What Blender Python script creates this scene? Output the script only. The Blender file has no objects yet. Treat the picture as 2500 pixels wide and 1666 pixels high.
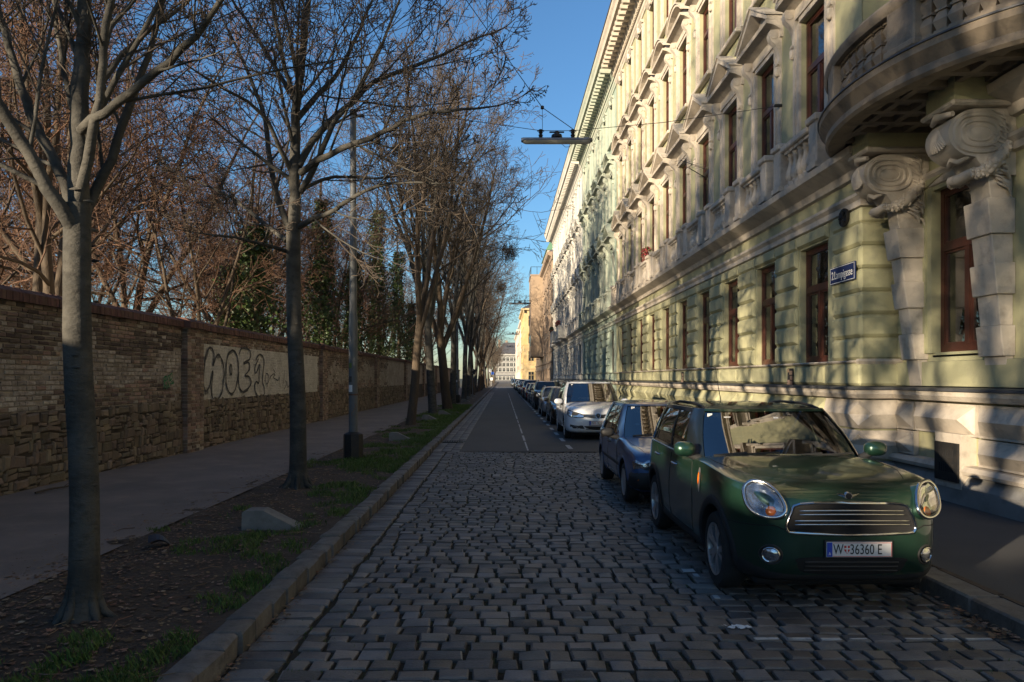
import bpy, bmesh, math, random
from mathutils import Vector, Matrix
from mathutils.bvhtree import BVHTree
from mathutils import noise as mnoise
SC = bpy.context.scene
COL = SC.collection
PI = math.pi
rad = math.radians
RND = random.Random(11)

# ------------------------------------------------------------------ camera
CAM_H, FPX, VPX, VPY = 1.88, 1800.0, 1228.0, 923.0
cam_d = bpy.data.cameras.new('camera')
cam_d.sensor_width = 36.0
cam_d.lens = 36.0 * FPX / 2500.0
cam_d.shift_x = (1250.0 - VPX) / 2500.0
cam_d.shift_y = (VPY - 833.0) / 2500.0
cam_d.clip_start = 0.05
cam_d.clip_end = 3000.0
cam = bpy.data.objects.new('camera', cam_d)
cam.location = (0, 0, CAM_H)
cam.rotation_euler = (PI / 2, 0, 0)
COL.objects.link(cam)
SC.camera = cam

# ------------------------------------------------------------------ sky, sun, exposure
SUN_EL, SUN_AZ = rad(10.5), rad(46)           # sun stands behind-left of the camera
sun_from = Vector((-math.sin(SUN_AZ) * math.cos(SUN_EL), -math.cos(SUN_AZ) * math.cos(SUN_EL), math.sin(SUN_EL)))
world = bpy.data.worlds.new('World')
SC.world = world
world.use_nodes = True
wn = world.node_tree
wn.nodes.clear()
wo = wn.nodes.new('ShaderNodeOutputWorld')
wb = wn.nodes.new('ShaderNodeBackground')
ws = wn.nodes.new('ShaderNodeTexSky')
ws.sky_type = 'NISHITA'
ws.sun_disc = False
ws.sun_elevation = SUN_EL
ws.sun_rotation = math.atan2(sun_from.x, sun_from.y)
ws.altitude = 200
ws.air_density = 1.2
ws.dust_density = 0.3
ws.ozone_density = 5.0
wb.inputs['Strength'].default_value = 0.095
wn.links.new(ws.outputs[0], wb.inputs[0])
wn.links.new(wb.outputs[0], wo.inputs[0])
sun_d = bpy.data.lights.new('sun', 'SUN')
sun_d.energy = 5.0
sun_d.angle = rad(0.65)
sun_d.color = (1.0, 0.82, 0.58)
sun = bpy.data.objects.new('sun', sun_d)
sun.rotation_euler = sun_from.to_track_quat('Z', 'Y').to_euler()
sun.location = sun_from * 60
COL.objects.link(sun)
SC.view_settings.view_transform = 'Standard'
SC.view_settings.look = 'None'
SC.view_settings.exposure = 1.22
SC.view_settings.gamma = 1.0
SC.cycles.max_bounces = 7
SC.cycles.transparent_max_bounces = 12
SC.cycles.use_denoising = True

# ------------------------------------------------------------------ helpers
def px(x, y, Y):
    """photo pixel -> point in the vertical plane at distance Y"""
    return Vector(((x - VPX) * Y / FPX, Y, CAM_H + (VPY - y) * Y / FPX))

class MB:
    def __init__(s):
        s.v = []; s.f = []
    def add(s, vs, fs):
        o = len(s.v)
        s.v.extend(vs)
        s.f.extend([tuple(i + o for i in f) for f in fs])
    def box(s, x0, x1, y0, y1, z0, z1):
        s.add([(x0,y0,z0),(x1,y0,z0),(x1,y1,z0),(x0,y1,z0),(x0,y0,z1),(x1,y0,z1),(x1,y1,z1),(x0,y1,z1)],
              [(0,3,2,1),(4,5,6,7),(0,1,5,4),(1,2,6,5),(2,3,7,6),(3,0,4,7)])
    def cbox(s, x0, x1, y0, y1, z0, z1, c):
        """box whose edges are all chamfered by c"""
        c = min(c, .45*abs(x1-x0), .45*abs(y1-y0), .45*abs(z1-z0))
        X=(x0,x0+c,x1-c,x1); Y=(y0,y0+c,y1-c,y1); Z=(z0,z0+c,z1-c,z1)
        bm = bmesh.new()
        vs = []
        for xi in (1,2):
            for yi in (1,2):
                for zi in (1,2):
                    ex = 0 if xi==1 else 3; ey = 0 if yi==1 else 3; ez = 0 if zi==1 else 3
                    vs += [(X[ex],Y[yi],Z[zi]),(X[xi],Y[ey],Z[zi]),(X[xi],Y[yi],Z[ez])]
        for v in vs: bm.verts.new(v)
        r = bmesh.ops.convex_hull(bm, input=bm.verts)
        bmesh.ops.dissolve_limit(bm, angle_limit=.01, verts=bm.verts, edges=bm.edges)
        bm.verts.index_update()
        s.add([tuple(v.co) for v in bm.verts], [tuple(v.index for v in f.verts) for f in bm.faces])
        bm.free()
    def quad(s, a, b, c, d):
        s.add([a,b,c,d],[(0,1,2,3)])
    def poly(s, pts):
        s.add(list(pts), [tuple(range(len(pts)))])
    def prism(s, prof, y0, y1, fn):
        """profile (list of 2-tuples, closed) swept; fn(a,b,t) -> xyz"""
        n = len(prof)
        vs = [fn(a,b,y0) for a,b in prof] + [fn(a,b,y1) for a,b in prof]
        fs = [(i,(i+1)%n,(i+1)%n+n,i+n) for i in range(n)]
        fs += [tuple(range(n-1,-1,-1)), tuple(range(n,2*n))]
        s.add(vs, fs)
    def loft(s, rings, closed=True, caps=True):
        n = len(rings[0]); o = []
        vs = [p for r in rings for p in r]
        fs = []
        for k in range(len(rings)-1):
            for i in range(n if closed else n-1):
                j = (i+1)%n
                fs.append((k*n+i, k*n+j, (k+1)*n+j, (k+1)*n+i))
        if caps:
            fs.append(tuple(range(n-1,-1,-1)))
            fs.append(tuple(range((len(rings)-1)*n, len(rings)*n)))
        s.add(vs, fs)
    def tube(s, path, radii, sides=6, cap=True):
        n = len(path)
        if isinstance(radii,(int,float)): radii=[radii]*n
        rings=[]
        up = None
        for i,p in enumerate(path):
            p = Vector(p)
            t = (Vector(path[min(i+1,n-1)])-Vector(path[max(i-1,0)]))
            if t.length<1e-9: t=Vector((0,0,1))
            t.normalize()
            if up is None:
                up = Vector((0,0,1)) if abs(t.z)<.9 else Vector((1,0,0))
                up = (up - t*up.dot(t)).normalized()
            else:
                up = up - t*up.dot(t)
                if up.length<1e-6: up = t.orthogonal()
                up.normalize()
            b = t.cross(up)
            r = radii[i]
            rings.append([tuple(p + up*(r*math.cos(2*PI*k/sides)) + b*(r*math.sin(2*PI*k/sides))) for k in range(sides)])
        s.loft(rings, True, cap)
    def lathe(s, prof, n=16, c=(0,0,0), axis='z', caps=True):
        rings=[]
        for r,h in prof:
            ring=[]
            for k in range(n):
                a=2*PI*k/n
                if axis=='z': ring.append((c[0]+r*math.cos(a),c[1]+r*math.sin(a),c[2]+h))
                elif axis=='x': ring.append((c[0]+h,c[1]+r*math.cos(a),c[2]+r*math.sin(a)))
                else: ring.append((c[0]+r*math.sin(a),c[1]+h,c[2]+r*math.cos(a)))
            rings.append(ring)
        s.loft(rings, True, caps)
    def grid(s, fn, nu, nv):
        vs=[tuple(fn(i/nu,j/nv)) for j in range(nv+1) for i in range(nu+1)]
        fs=[(j*(nu+1)+i, j*(nu+1)+i+1, (j+1)*(nu+1)+i+1, (j+1)*(nu+1)+i) for j in range(nv) for i in range(nu)]
        s.add(vs,fs)
    def mesh(s, name, smooth=None, fix=True):
        me = bpy.data.meshes.new(name)
        me.from_pydata([tuple(v) for v in s.v], [], s.f)
        if fix and len(s.f) < 20000:
            bm = bmesh.new(); bm.from_mesh(me)
            bmesh.ops.recalc_face_normals(bm, faces=bm.faces)
            bm.to_mesh(me); bm.free()
        if smooth is not None:
            me.polygons.foreach_set('use_smooth', [True]*len(me.polygons))
            if smooth < 179: me.set_sharp_from_angle(angle=rad(smooth))
        me.update()
        return me
    def build(s, name, mat, parent=None, smooth=None, fix=True, **k):
        return obj(name, s.mesh(name, smooth, fix), mat, parent, **k)

def obj(name, me, mat=None, parent=None, loc=None, rot=None, scale=None):
    o = bpy.data.objects.new(name, me)
    COL.objects.link(o)
    if mat is not None:
        ms = mat if isinstance(mat,(list,tuple)) else [mat]
        if len(me.materials)==0:
            for m in ms: me.materials.append(m)
        elif list(me.materials) != list(ms):
            for i,m in enumerate(ms):
                o.material_slots[i].link='OBJECT'; o.material_slots[i].material=m
    if parent is not None: o.parent = parent
    if loc is not None: o.location = loc
    if rot is not None: o.rotation_euler = rot
    if scale is not None: o.scale = scale
    return o

def empty(name, loc=(0,0,0), rot=(0,0,0), parent=None):
    o = bpy.data.objects.new(name, None)
    o.empty_display_size = .3
    COL.objects.link(o)
    o.location = loc; o.rotation_euler = rot
    if parent: o.parent = parent
    return o
def tag(o, label=None, cat=None, group=None, kind=None):
    if label: o['label']=label
    if cat: o['category']=cat
    if group: o['group']=group
    if kind: o['kind']=kind
    return o
def copy_tree(o, parent=None):
    c = o.copy(); COL.objects.link(c); c.parent = parent
    for ch in list(o.children): copy_tree(ch, c)
    return c

# ------------------------------------------------------------------ materials
MATS = {}
def mat(name, col, rough=.7, col2=None, scale=3.0, detail=5, col3=None, scale3=25, amt3=.35, bump=0.0, bscale=40,
        metal=0.0, spec=.5, coat=0.0, island=0.0, coords='world', mix=(.35,.65), stretch=None, trans=0.0, ior=1.45, alpha=1.0):
    m = bpy.data.materials.new(name); m.use_nodes=True
    nt=m.node_tree; N=nt.nodes; L=nt.links
    bs=N['Principled BSDF']
    bs.inputs['Roughness'].default_value=rough
    bs.inputs['Metallic'].default_value=metal
    bs.inputs['Specular IOR Level'].default_value=spec
    bs.inputs['Coat Weight'].default_value=coat
    bs.inputs['Coat Roughness'].default_value=.03
    bs.inputs['Transmission Weight'].default_value=trans
    bs.inputs['IOR'].default_value=ior
    bs.inputs['Alpha'].default_value=alpha
    bs.inputs['Base Color'].default_value=(*col,1)
    if coords=='world':
        g=N.new('ShaderNodeNewGeometry'); vec=g.outputs['Position']
    else:
        t=N.new('ShaderNodeTexCoord'); vec=t.outputs['Object']
    if stretch:
        mp=N.new('ShaderNodeMapping'); mp.inputs['Scale'].default_value=stretch
        L.new(vec,mp.inputs['Vector']); vec=mp.outputs[0]
    out=None
    def noi(sc,de):
        n=N.new('ShaderNodeTexNoise'); n.inputs['Scale'].default_value=sc; n.inputs['Detail'].default_value=de
        n.inputs['Roughness'].default_value=.6
        L.new(vec,n.inputs['Vector']); return n.outputs[0]
    def ramp(fac,a,b):
        r=N.new('ShaderNodeMapRange'); r.inputs[1].default_value=a; r.inputs[2].default_value=b; r.clamp=True
        L.new(fac,r.inputs[0]); return r.outputs[0]
    def mixc(fac,a,b):
        x=N.new('ShaderNodeMix'); x.data_type='RGBA'
        if isinstance(fac,float): x.inputs[0].default_value=fac
        else: L.new(fac,x.inputs[0])
        for k,c in ((6,a),(7,b)):
            if isinstance(c,tuple): x.inputs[k].default_value=(*c,1)
            else: L.new(c,x.inputs[k])
        return x.outputs[2]
    cur=tuple(col)
    if col2 is not None:
        cur=mixc(ramp(noi(scale,detail),*mix),cur,tuple(col2))
    if col3 is not None:
        f=ramp(noi(scale3,6),.5,.75)
        mm=N.new('ShaderNodeMath'); mm.operation='MULTIPLY'; mm.inputs[1].default_value=amt3; L.new(f,mm.inputs[0])
        cur=mixc(mm.outputs[0],cur,tuple(col3))
    if island>0:
        g2=N.new('ShaderNodeNewGeometry'); oi=N.new('ShaderNodeObjectInfo')
        ad=N.new('ShaderNodeMath'); ad.operation='ADD'; L.new(g2.outputs['Random Per Island'],ad.inputs[0]); L.new(oi.outputs['Random'],ad.inputs[1])
        fr=N.new('ShaderNodeMath'); fr.operation='FRACT'; L.new(ad.outputs[0],fr.inputs[0])
        mr=N.new('ShaderNodeMapRange'); mr.inputs[3].default_value=1-island; mr.inputs[4].default_value=1+island; L.new(fr.outputs[0],mr.inputs[0])
        hs=N.new('ShaderNodeHueSaturation'); L.new(mr.outputs[0],hs.inputs['Value'])
        m2=N.new('ShaderNodeMapRange'); m2.inputs[3].default_value=.5-island*.05; m2.inputs[4].default_value=.5+island*.05
        wnz=N.new('ShaderNodeTexWhiteNoise'); wnz.noise_dimensions='1D'; L.new(fr.outputs[0],wnz.inputs['W']); L.new(wnz.outputs['Value'],m2.inputs[0]); L.new(m2.outputs[0],hs.inputs['Hue'])
        if isinstance(cur,tuple): hs.inputs['Color'].default_value=(*cur,1)
        else: L.new(cur,hs.inputs['Color'])
        cur=hs.outputs[0]
    if not isinstance(cur,tuple): L.new(cur,bs.inputs['Base Color'])
    if bump>0:
        b=N.new('ShaderNodeBump'); b.inputs['Strength'].default_value=1.0; b.inputs['Distance'].default_value=bump
        L.new(noi(bscale,6),b.inputs['Height']); L.new(b.outputs[0],bs.inputs['Normal'])
    MATS[name]=m
    return m

M=dict(
 stucco=mat('green_stucco',(.385,.37,.225),.85,(.30,.30,.19),.8,7,(.20,.195,.15),4,.55,bump=.004,bscale=30,mix=(.3,.7)),
 trim=mat('pale_trim',(.52,.465,.395),.85,(.41,.365,.31),1.2,7,(.20,.175,.15),5,.6,bump=.004,bscale=35),
 oldstone=mat('weathered_balcony_stone',(.30,.25,.19),.88,(.20,.165,.13),1.6,7,(.085,.075,.065),4,.8,bump=.006,bscale=30),
 stucco2=mat('grey_green_stucco',(.25,.33,.285),.85,(.34,.39,.32),1.1,6,(.15,.18,.16),4,.5,bump=.004,bscale=30),
 trim2=mat('green_grey_trim',(.33,.38,.32),.85,(.42,.43,.36),1.3,6,(.18,.2,.18),4,.5,bump=.004,bscale=30),
 stucco3=mat('white_stucco',(.50,.49,.46),.85,(.40,.41,.39),1.0,6,(.25,.25,.25),4,.4,bump=.004,bscale=30),
 trim3=mat('white_trim',(.56,.54,.50),.85,(.45,.44,.41),1.0,6,bump=.004,bscale=30),
 brownst=mat('brown_plaster',(.36,.27,.19),.9,(.30,.225,.16),.5,6,bump=.003,bscale=20),
 browntrim=mat('brown_trim',(.33,.25,.19),.9,(.26,.2,.15),.8,5),
 yellowst=mat('yellow_plaster',(.52,.41,.24),.9,(.46,.33,.15),.5,6),
 whitest=mat('white_plaster_far',(.60,.55,.48),.9,(.5,.46,.41),.4,6),
 pinkst=mat('pink_plaster_far',(.52,.36,.29),.9,(.45,.31,.25),.4,6),
 greyplinth=mat('grey_render',(.25,.25,.25),.9,(.18,.175,.165),1.0,6,(.10,.095,.09),3,.6,bump=.006,bscale=18),
 frame=mat('brown_window_paint',(.085,.028,.018),.35,(.055,.02,.014),6,4),
 darkframe=mat('dark_window_paint',(.05,.035,.03),.4),
 flash=mat('sheet_metal_flashing',(.07,.075,.085),.5,(.11,.11,.115),5,4,metal=.3),
 blind=mat('pale_blind',(.34,.31,.27),.9,(.28,.25,.22),8,3),
 curtain=mat('grey_curtain',(.30,.30,.29),.95,(.22,.22,.22),3,3,stretch=(6,6,.3)),
 dark=mat('dark_interior',(.012,.012,.013),.9),
 iron=mat('dark_iron',(.02,.022,.025),.55,(.035,.032,.03),12,4,metal=.4),
 copper=mat('green_copper_roof',(.12,.25,.15),.7,(.09,.2,.13),2,4),
 slate=mat('slate_roof',(.06,.065,.08),.6,(.09,.09,.1),1.5,4),
 concrete=mat('concrete',(.21,.205,.19),.92,(.15,.145,.135),4,6,(.09,.09,.08),14,.5,bump=.004,bscale=60),
 granite=mat('granite_kerb',(.17,.158,.142),.85,(.11,.10,.09),6,6,(.05,.05,.042),18,.6,bump=.005,bscale=45,island=.18),
 cobble=mat('granite_sett',(.165,.150,.137),.58,(.092,.085,.080),2.5,7,(.19,.18,.17),60,.5,bump=.007,bscale=50,island=.45),
 joint=mat('joint_soil',(.022,.018,.013),.98,(.035,.03,.018),5,6,(.03,.05,.012),7,.8,bump=.02,bscale=30),
 asphalt=mat('asphalt',(.082,.078,.075),.8,(.065,.062,.06),.8,6,(.085,.083,.08),90,.6,bump=.003,bscale=160,stretch=(1,.35,1)),
 asphalt2=mat('asphalt_old',(.068,.066,.065),.85,(.085,.081,.077),.6,6,(.03,.03,.03),6,.4,bump=.004,bscale=120),
 pave=mat('pavement_asphalt',(.21,.172,.148),.9,(.155,.13,.114),.7,6,(.29,.235,.195),2.2,.6,bump=.005,bscale=90),
 pave2=mat('pavement_patch_asphalt',(.125,.104,.092),.9,(.095,.08,.072),.7,6,(.18,.145,.12),2.2,.6,bump=.005,bscale=90),
 paver=mat('pavement_asphalt_grey',(.066,.067,.07),.9,(.05,.05,.053),.8,6,(.09,.09,.09),80,.4,bump=.004,bscale=120),
 soil=mat('soil',(.082,.06,.043),.98,(.05,.038,.029),3,6,(.10,.072,.05),14,.7,bump=.03,bscale=22),
 ground=mat('park_ground',(.06,.05,.03),.95,(.04,.045,.02),.4,6),
 paint=mat('white_road_paint',(.46,.46,.45),.8,(.16,.16,.16),9,6,mix=(.48,.68)),
 brick=mat('old_brick',(.29,.195,.142),.9,(.17,.125,.10),2.2,6,(.33,.275,.22),5,.85,bump=.008,bscale=45,island=.42),
 brickdark=mat('sooty_brick',(.085,.065,.055),.92,(.15,.107,.083),3,6,(.19,.15,.12),8,.5,bump=.008,bscale=45,island=.4),
 coping=mat('coping_brick',(.165,.085,.062),.88,(.115,.062,.048),3,5,(.07,.05,.045),9,.5,bump=.006,bscale=40,island=.3),
 mortar=mat('old_plaster_mortar',(.44,.385,.32),.95,(.28,.23,.185),1.6,7,(.11,.09,.075),7,.9,bump=.03,bscale=24),
 plasterbrick=mat('plastered_brick',(.46,.405,.34),.95,(.28,.23,.185),3.0,7,(.12,.085,.065),11,.9,bump=.012,bscale=35,island=.22),
 whitewash=mat('whitewashed_brick',(.60,.565,.50),.92,(.48,.445,.385),2,6,(.16,.14,.12),16,.55,bump=.006,bscale=40,island=.09),
 rubble=mat('rubble_stone',(.225,.172,.118),.92,(.145,.112,.08),2.4,6,(.20,.165,.13),6,.5,bump=.014,bscale=22,island=.36),
 rmortar=mat('rubble_mortar',(.075,.06,.047),.97,(.05,.04,.032),3,6,bump=.02,bscale=30),
 bark=mat('grey_bark',(.085,.080,.070),.9,(.046,.044,.039),3.2,7,(.032,.030,.026),13,.85,bump=.016,bscale=20,coords='object',stretch=(.8,.8,1.3),mix=(.4,.6)),
 bark2=mat('brown_bark',(.098,.072,.049),.92,(.06,.046,.034),5,6,(.05,.04,.03),14,.6,bump=.02,bscale=22,coords='object',stretch=(1,1,.35)),
 twig=mat('grey_twig',(.105,.083,.065),.9,(.075,.06,.05),2,3),
 twigred=mat('reddish_twig',(.155,.082,.050),.9,(.095,.058,.042),.7,3),
 ivy=mat('ivy_leaf',(.030,.058,.016),.5,(.055,.085,.024),1.5,4,island=.35),
 grass=mat('grass_blade',(.065,.125,.022),.8,(.105,.145,.036),3,4,island=.35),
 leaf=mat('dry_leaf',(.21,.125,.07),.85,(.12,.078,.05),4,4,(.30,.25,.19),7,.8,island=.5),
 postgrey=mat('lamp_post_paint',(.135,.145,.15),.55,(.11,.115,.12),2,5,(.07,.07,.07),12,.35),
 zinc=mat('zinc_grey',(.25,.26,.27),.45,(.2,.2,.21),5,4,metal=.5),
 lampglass=mat('lamp_diffuser',(.66,.66,.63),.5),
 rubber=mat('tyre_rubber',(.018,.018,.019),.8,(.028,.027,.026),10,4),
 plastic=mat('black_plastic',(.018,.019,.021),.55,(.024,.024,.025),8,3),
 chrome=mat('chrome',(.62,.63,.65),.12,metal=1.0),
 alloy=mat('alloy_rim',(.60,.61,.63),.35,(.5,.5,.51),6,3,metal=.85),
 seat=mat('seat_fabric',(.018,.019,.022),.9),
 platewhite=mat('number_plate_white',(.62,.62,.62),.35),
 platered=mat('number_plate_red',(.48,.03,.03),.4),
 plateblue=mat('number_plate_blue',(.02,.06,.42),.4),
 letter=mat('black_letter',(.01,.01,.011),.5),
 whitelet=mat('white_letter',(.75,.75,.73),.5),
 signblue=mat('street_sign_enamel',(.018,.03,.105),.25),
 orange=mat('orange_lens',(.62,.15,.015),.15,spec=.8,coat=.5),
 lens=mat('lamp_reflector',(.62,.64,.67),.14,(.28,.31,.35),22,2,metal=.9,coords='object'),
 graf=mat('black_spray',(.045,.044,.044),.9,(.09,.086,.08),9,5),
 grafgrey=mat('grey_spray',(.16,.15,.135),.95),
 grafgreen=mat('green_spray',(.02,.19,.07),.9),
 red=mat('red_paint_signal',(.5,.03,.03),.4),
 signwhite=mat('sign_white',(.7,.7,.7),.4),
 bluesign=mat('sign_blue',(.02,.10,.5),.4),
 litter=mat('white_paper_litter',(.62,.64,.66),.9),
 flower=mat('geranium',(.32,.04,.06),.8,(.03,.07,.02),14,3,mix=(.45,.55)),
 planter=mat('terracotta_planter',(.16,.06,.04),.9),
 debris=mat('black_plastic_scrap',(.012,.013,.016),.45),
)
def glass_mat(name, tint, base=.12, lo=.10):
    """thin pane: mirror reflection by Fresnel over a tinted see-through sheet"""
    m=bpy.data.materials.new(name); m.use_nodes=True; nt=m.node_tree; N=nt.nodes; L=nt.links
    N.clear(); o=N.new('ShaderNodeOutputMaterial')
    tr=N.new('ShaderNodeBsdfTransparent'); tr.inputs[0].default_value=(*tint,1)
    gl=N.new('ShaderNodeBsdfGlossy'); gl.inputs['Roughness'].default_value=.015; gl.inputs[0].default_value=(.95,.95,.95,1)
    fr=N.new('ShaderNodeLayerWeight'); fr.inputs[0].default_value=base
    mr=N.new('ShaderNodeMapRange'); mr.inputs[1].default_value=0; mr.inputs[2].default_value=1; mr.inputs[3].default_value=lo; mr.inputs[4].default_value=1
    L.new(fr.outputs['Fresnel'],mr.inputs[0])
    mx=N.new('ShaderNodeMixShader'); L.new(mr.outputs[0],mx.inputs[0]); L.new(tr.outputs[0],mx.inputs[1]); L.new(gl.outputs[0],mx.inputs[2])
    L.new(mx.outputs[0],o.inputs[0])
    return m
M['glass']=glass_mat('window_glass',(.55,.58,.58),.42)
M['carglass']=glass_mat('car_glass',(.13,.16,.17),.42,.24)
M['tint']=glass_mat('tinted_car_glass',(.07,.08,.085),.42)
M['lensglass']=glass_mat('lamp_glass',(.9,.92,.94),.22)
M['farglass']=mat('far_pane',(.02,.024,.03),.06,spec=.9)
def carpaint(name,c,metal=.35,rough=.32):
    return mat(name,c,rough,metal=metal,coat=1.0,spec=.5)
# ------------------------------------------------------------------ ground, road, pavements
XK_L, XK_R = -1.80, 3.72
Y_AS = 18.6
def sheet(name, x0, x1, y0, y1, z, m, nx=1, ny=1, wob=0, parent=None):
    b=MB()
    def f(u,v):
        x=x0+(x1-x0)*u; y=y0+(y1-y0)*v
        return (x,y,z+(wob*mnoise.noise(Vector((x*1.7,y*1.7,0))) if wob else 0))
    b.grid(f,nx,ny)
    o=b.build(name,m,parent,smooth=180 if wob else None)
    if parent is None: tag(o,kind='structure')
    return o
sheet('ground',-900,900,-300,1600,-.10,M['ground'])
def ragged(name,x0,x1,y0,y1,z,m,n,parent=None,seed=0):
    b=MB(); r=random.Random(seed); P=[]
    for k in range(n+1):
        x=x0+(x1-x0)*k/n; P.append((x,y0+r.uniform(-.05,.05)+.05*mnoise.noise(Vector((x*2,seed,0)))+(.09 if r.random()<.15 else 0)))
    for k in range(n): b.quad((P[k][0],P[k][1],z),(P[k+1][0],P[k+1][1],z),(P[k+1][0],y1,z),(P[k][0],y1,z))
    o=b.build(name,m,parent)
    if parent is None: tag(o,kind='structure')
    return o
road=ragged('road',XK_L-.1,XK_R+.05,Y_AS,420,.012,M['asphalt2'],60)
ragged('road_lane',-1.08,.66,Y_AS+.02,146,.016,M['asphalt'],22,None,3)
cobroad=sheet('cobbled_road',XK_L-.1,XK_R+.05,-40,Y_AS,-.028,M['joint'],20,220,.012)
lpave=sheet('pavement_left',-7.7,-4.0,-40,420,.12,M['pave'],6,400,.02)
rpave=sheet('pavement_right',3.98,7.2,-40,420,.13,M['paver'])
strip=sheet('planting_strip',-4.25,-1.93,-40,420,.108,M['soil'],16,1200,.045)
sheet('park_lawn',-300,-7.6,-120,420,.16,M['ground'])
# repaired patch lines in the pavement
for (x0,x1,y0,y1) in ((-5.60,-4.3,11.6,11.615),(-5.61,-5.60,4,11.6)):
    sheet('pavement_seam',x0,x1,y0,y1,.143,M['pave'],parent=lpave)


def sett_verts(w,d,h,c,rnd,j=.010):
    """one paving sett: top pad, chamfer, sides; centred, top at z=0"""
    def jj(): return rnd.uniform(-j,j)
    cs=[(-w/2,-d/2),(w/2,-d/2),(w/2,d/2),(-w/2,d/2)]
    top=[];mid=[];bot=[]
    for (x,y) in cs:
        a,b=jj(),jj(); k=c*rnd.uniform(.8,1.5)
        sx=1 if x>0 else -1; sy=1 if y>0 else -1
        top.append((x+a-sx*k,y+b-sy*k*.8,jj()*.45)); mid.append((x+a,y+b,-c*.75)); bot.append((x+a,y+b,-h))
    # extra middle points on the long edges make the outline less square
    return top,mid,bot
SETT_F=[(0,1,2,3)]+[(i,4+i,4+(i+1)%4,(i+1)%4) for i in range(4)]+[(4+i,8+i,8+(i+1)%4,4+(i+1)%4) for i in range(4)]
def sett_mesh(w,d,h=.07,c=.016,seed=0,j=.010):
    r=random.Random(seed); t,m,b=sett_verts(w,d,h,c,r,j)
    mb=MB(); mb.add(t+m+b,SETT_F); return mb
rows=[]
rr=random.Random(5)
y=2.6; stones=[]
while y<Y_AS+.12:
    d=rr.uniform(.150,.185)
    # the row beside the kerb
    stones.append((XK_L+.18,y+d/2,rr.uniform(.30,.34),d-.012))
    x=XK_L+.372+rr.uniform(-.02,.02)
    while x<XK_R-.08:
        w=min(rr.choice((.15,.17,.19,.2,.21,.22,.24,.27)),XK_R-.01-x)
        g=rr.uniform(.018,.042)
        if w>.08: stones.append((x+w/2,y+d/2+rr.uniform(-.008,.008),w-g,d-rr.uniform(.014,.026)))
        x+=w
    y+=d
def vis(s):
    X,Y,w,d=s
    u=VPX+X*FPX/Y; v=VPY+CAM_H*FPX/Y
    if Y<4.4 or u<-40 or u>2540 or v>1700: return -1
    if 1.9<X<3.7 and 5.95<Y<10.2: return -1
    return w*d/(Y*Y*Y)
order=sorted(range(len(stones)),key=lambda i:-vis(stones[i]))
near=set(i for i in order[:300])
variants=[sett_mesh(.2,.165,.07,.012,seed=k).mesh('cobblestone',32) for k in range(14)]
for me in variants: me.materials.append(M['cobble'])
rest=MB(); paintmb=MB()
for i,(X,Y,w,d) in enumerate(stones):
    z=.004*mnoise.noise(Vector((X*3,Y*3,1)))+rr.uniform(-.004,.004)+.018*mnoise.noise(Vector((X*.6,Y*.5,4)))
    rz=rr.uniform(-.035,.035)
    if i in near:
        o=obj('cobblestone',variants[i%14],None,cobroad,(X,Y,z),(rr.uniform(-.02,.02),rr.uniform(-.02,.02),rz+(PI if i%3==0 else 0)),(w/.2,d/.165,1))
    else:
        t,m_,b_=sett_verts(w,d,.05,.011,rr)
        ca,sa=math.cos(rz),math.sin(rz)
        rest.add([(X+a*ca-b*sa,Y+a*sa+b*ca,z+c) for a,b,c in t+m_+b_],SETT_F)
    # worn parking-bay line: paint survives on single stones
    ylo,yhi=5.24,5.32
    if 1.75<X<3.62 and Y-d/2<yhi-.03 and Y+d/2>ylo+.03 and rr.random()<.8:
        a0=max(ylo,Y-d/2+.016); a1=min(yhi,Y+d/2-.016)
        if a1-a0>.015: paintmb.box(X-w/2+.02,X+w/2-.02,a0,a1,z-.004,z+.0035)
    if abs(X-1.80)<.12 and 5.3<Y<7.4 and rr.random()<.45:
        paintmb.box(max(1.74,X-w/2+.02),min(1.86,X+w/2-.02),Y-d/2+.02,Y+d/2-.02,z-.004,z+.0035) if X-w/2+.02<1.84 and X+w/2-.02>1.76 else None
o=rest.build('cobblestones_far',M['cobble'],cobroad,smooth=32,fix=False); tag(o,kind='stuff')
paintmb.build('worn_bay_line',M['paint'],cobroad)
# gutter of setts along the asphalt
gut=MB()
for k in range(3):
    y=Y_AS
    while y<95:
        l=rr.uniform(.17,.3); X=XK_L+.12+.235*k
        if not(21.1<y+l/2<21.8 and k<3):
            t,m_,b_=sett_verts(.215,l-.014,.03,.010,rr,.006)
            gut.add([(X+a,y+l/2+b,.022+c) for a,b,c in t+m_+b_],SETT_F)
        y+=l
g=gut.build('gutter_setts',M['cobble'],road,smooth=60,fix=False); tag(g,kind='stuff')
# storm drain grate
gr=empty('storm_drain',(-1.44,21.45,.022)); tag(gr,'cast iron storm drain grate set in the gutter setts','drain')
b=MB(); 
for (x0,x1,y0,y1) in ((-.3,.3,-.27,-.22),(-.3,.3,.22,.27),(-.3,-.25,-.22,.22),(.25,.3,-.22,.22)): b.box(x0,x1,y0,y1,-.02,.012)
b.build('rim',M['iron'],gr)
for k in range(7):
    b=MB(); x=-.215+k*.0715; b.cbox(x-.017,x+.017,-.22,.22,-.02,.010,.006); b.build('bar',M['iron'],gr)
b=MB(); b.box(-.25,.25,-.22,.22,-.0035,-.002); b.build('pit',M['dark'],gr)
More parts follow.
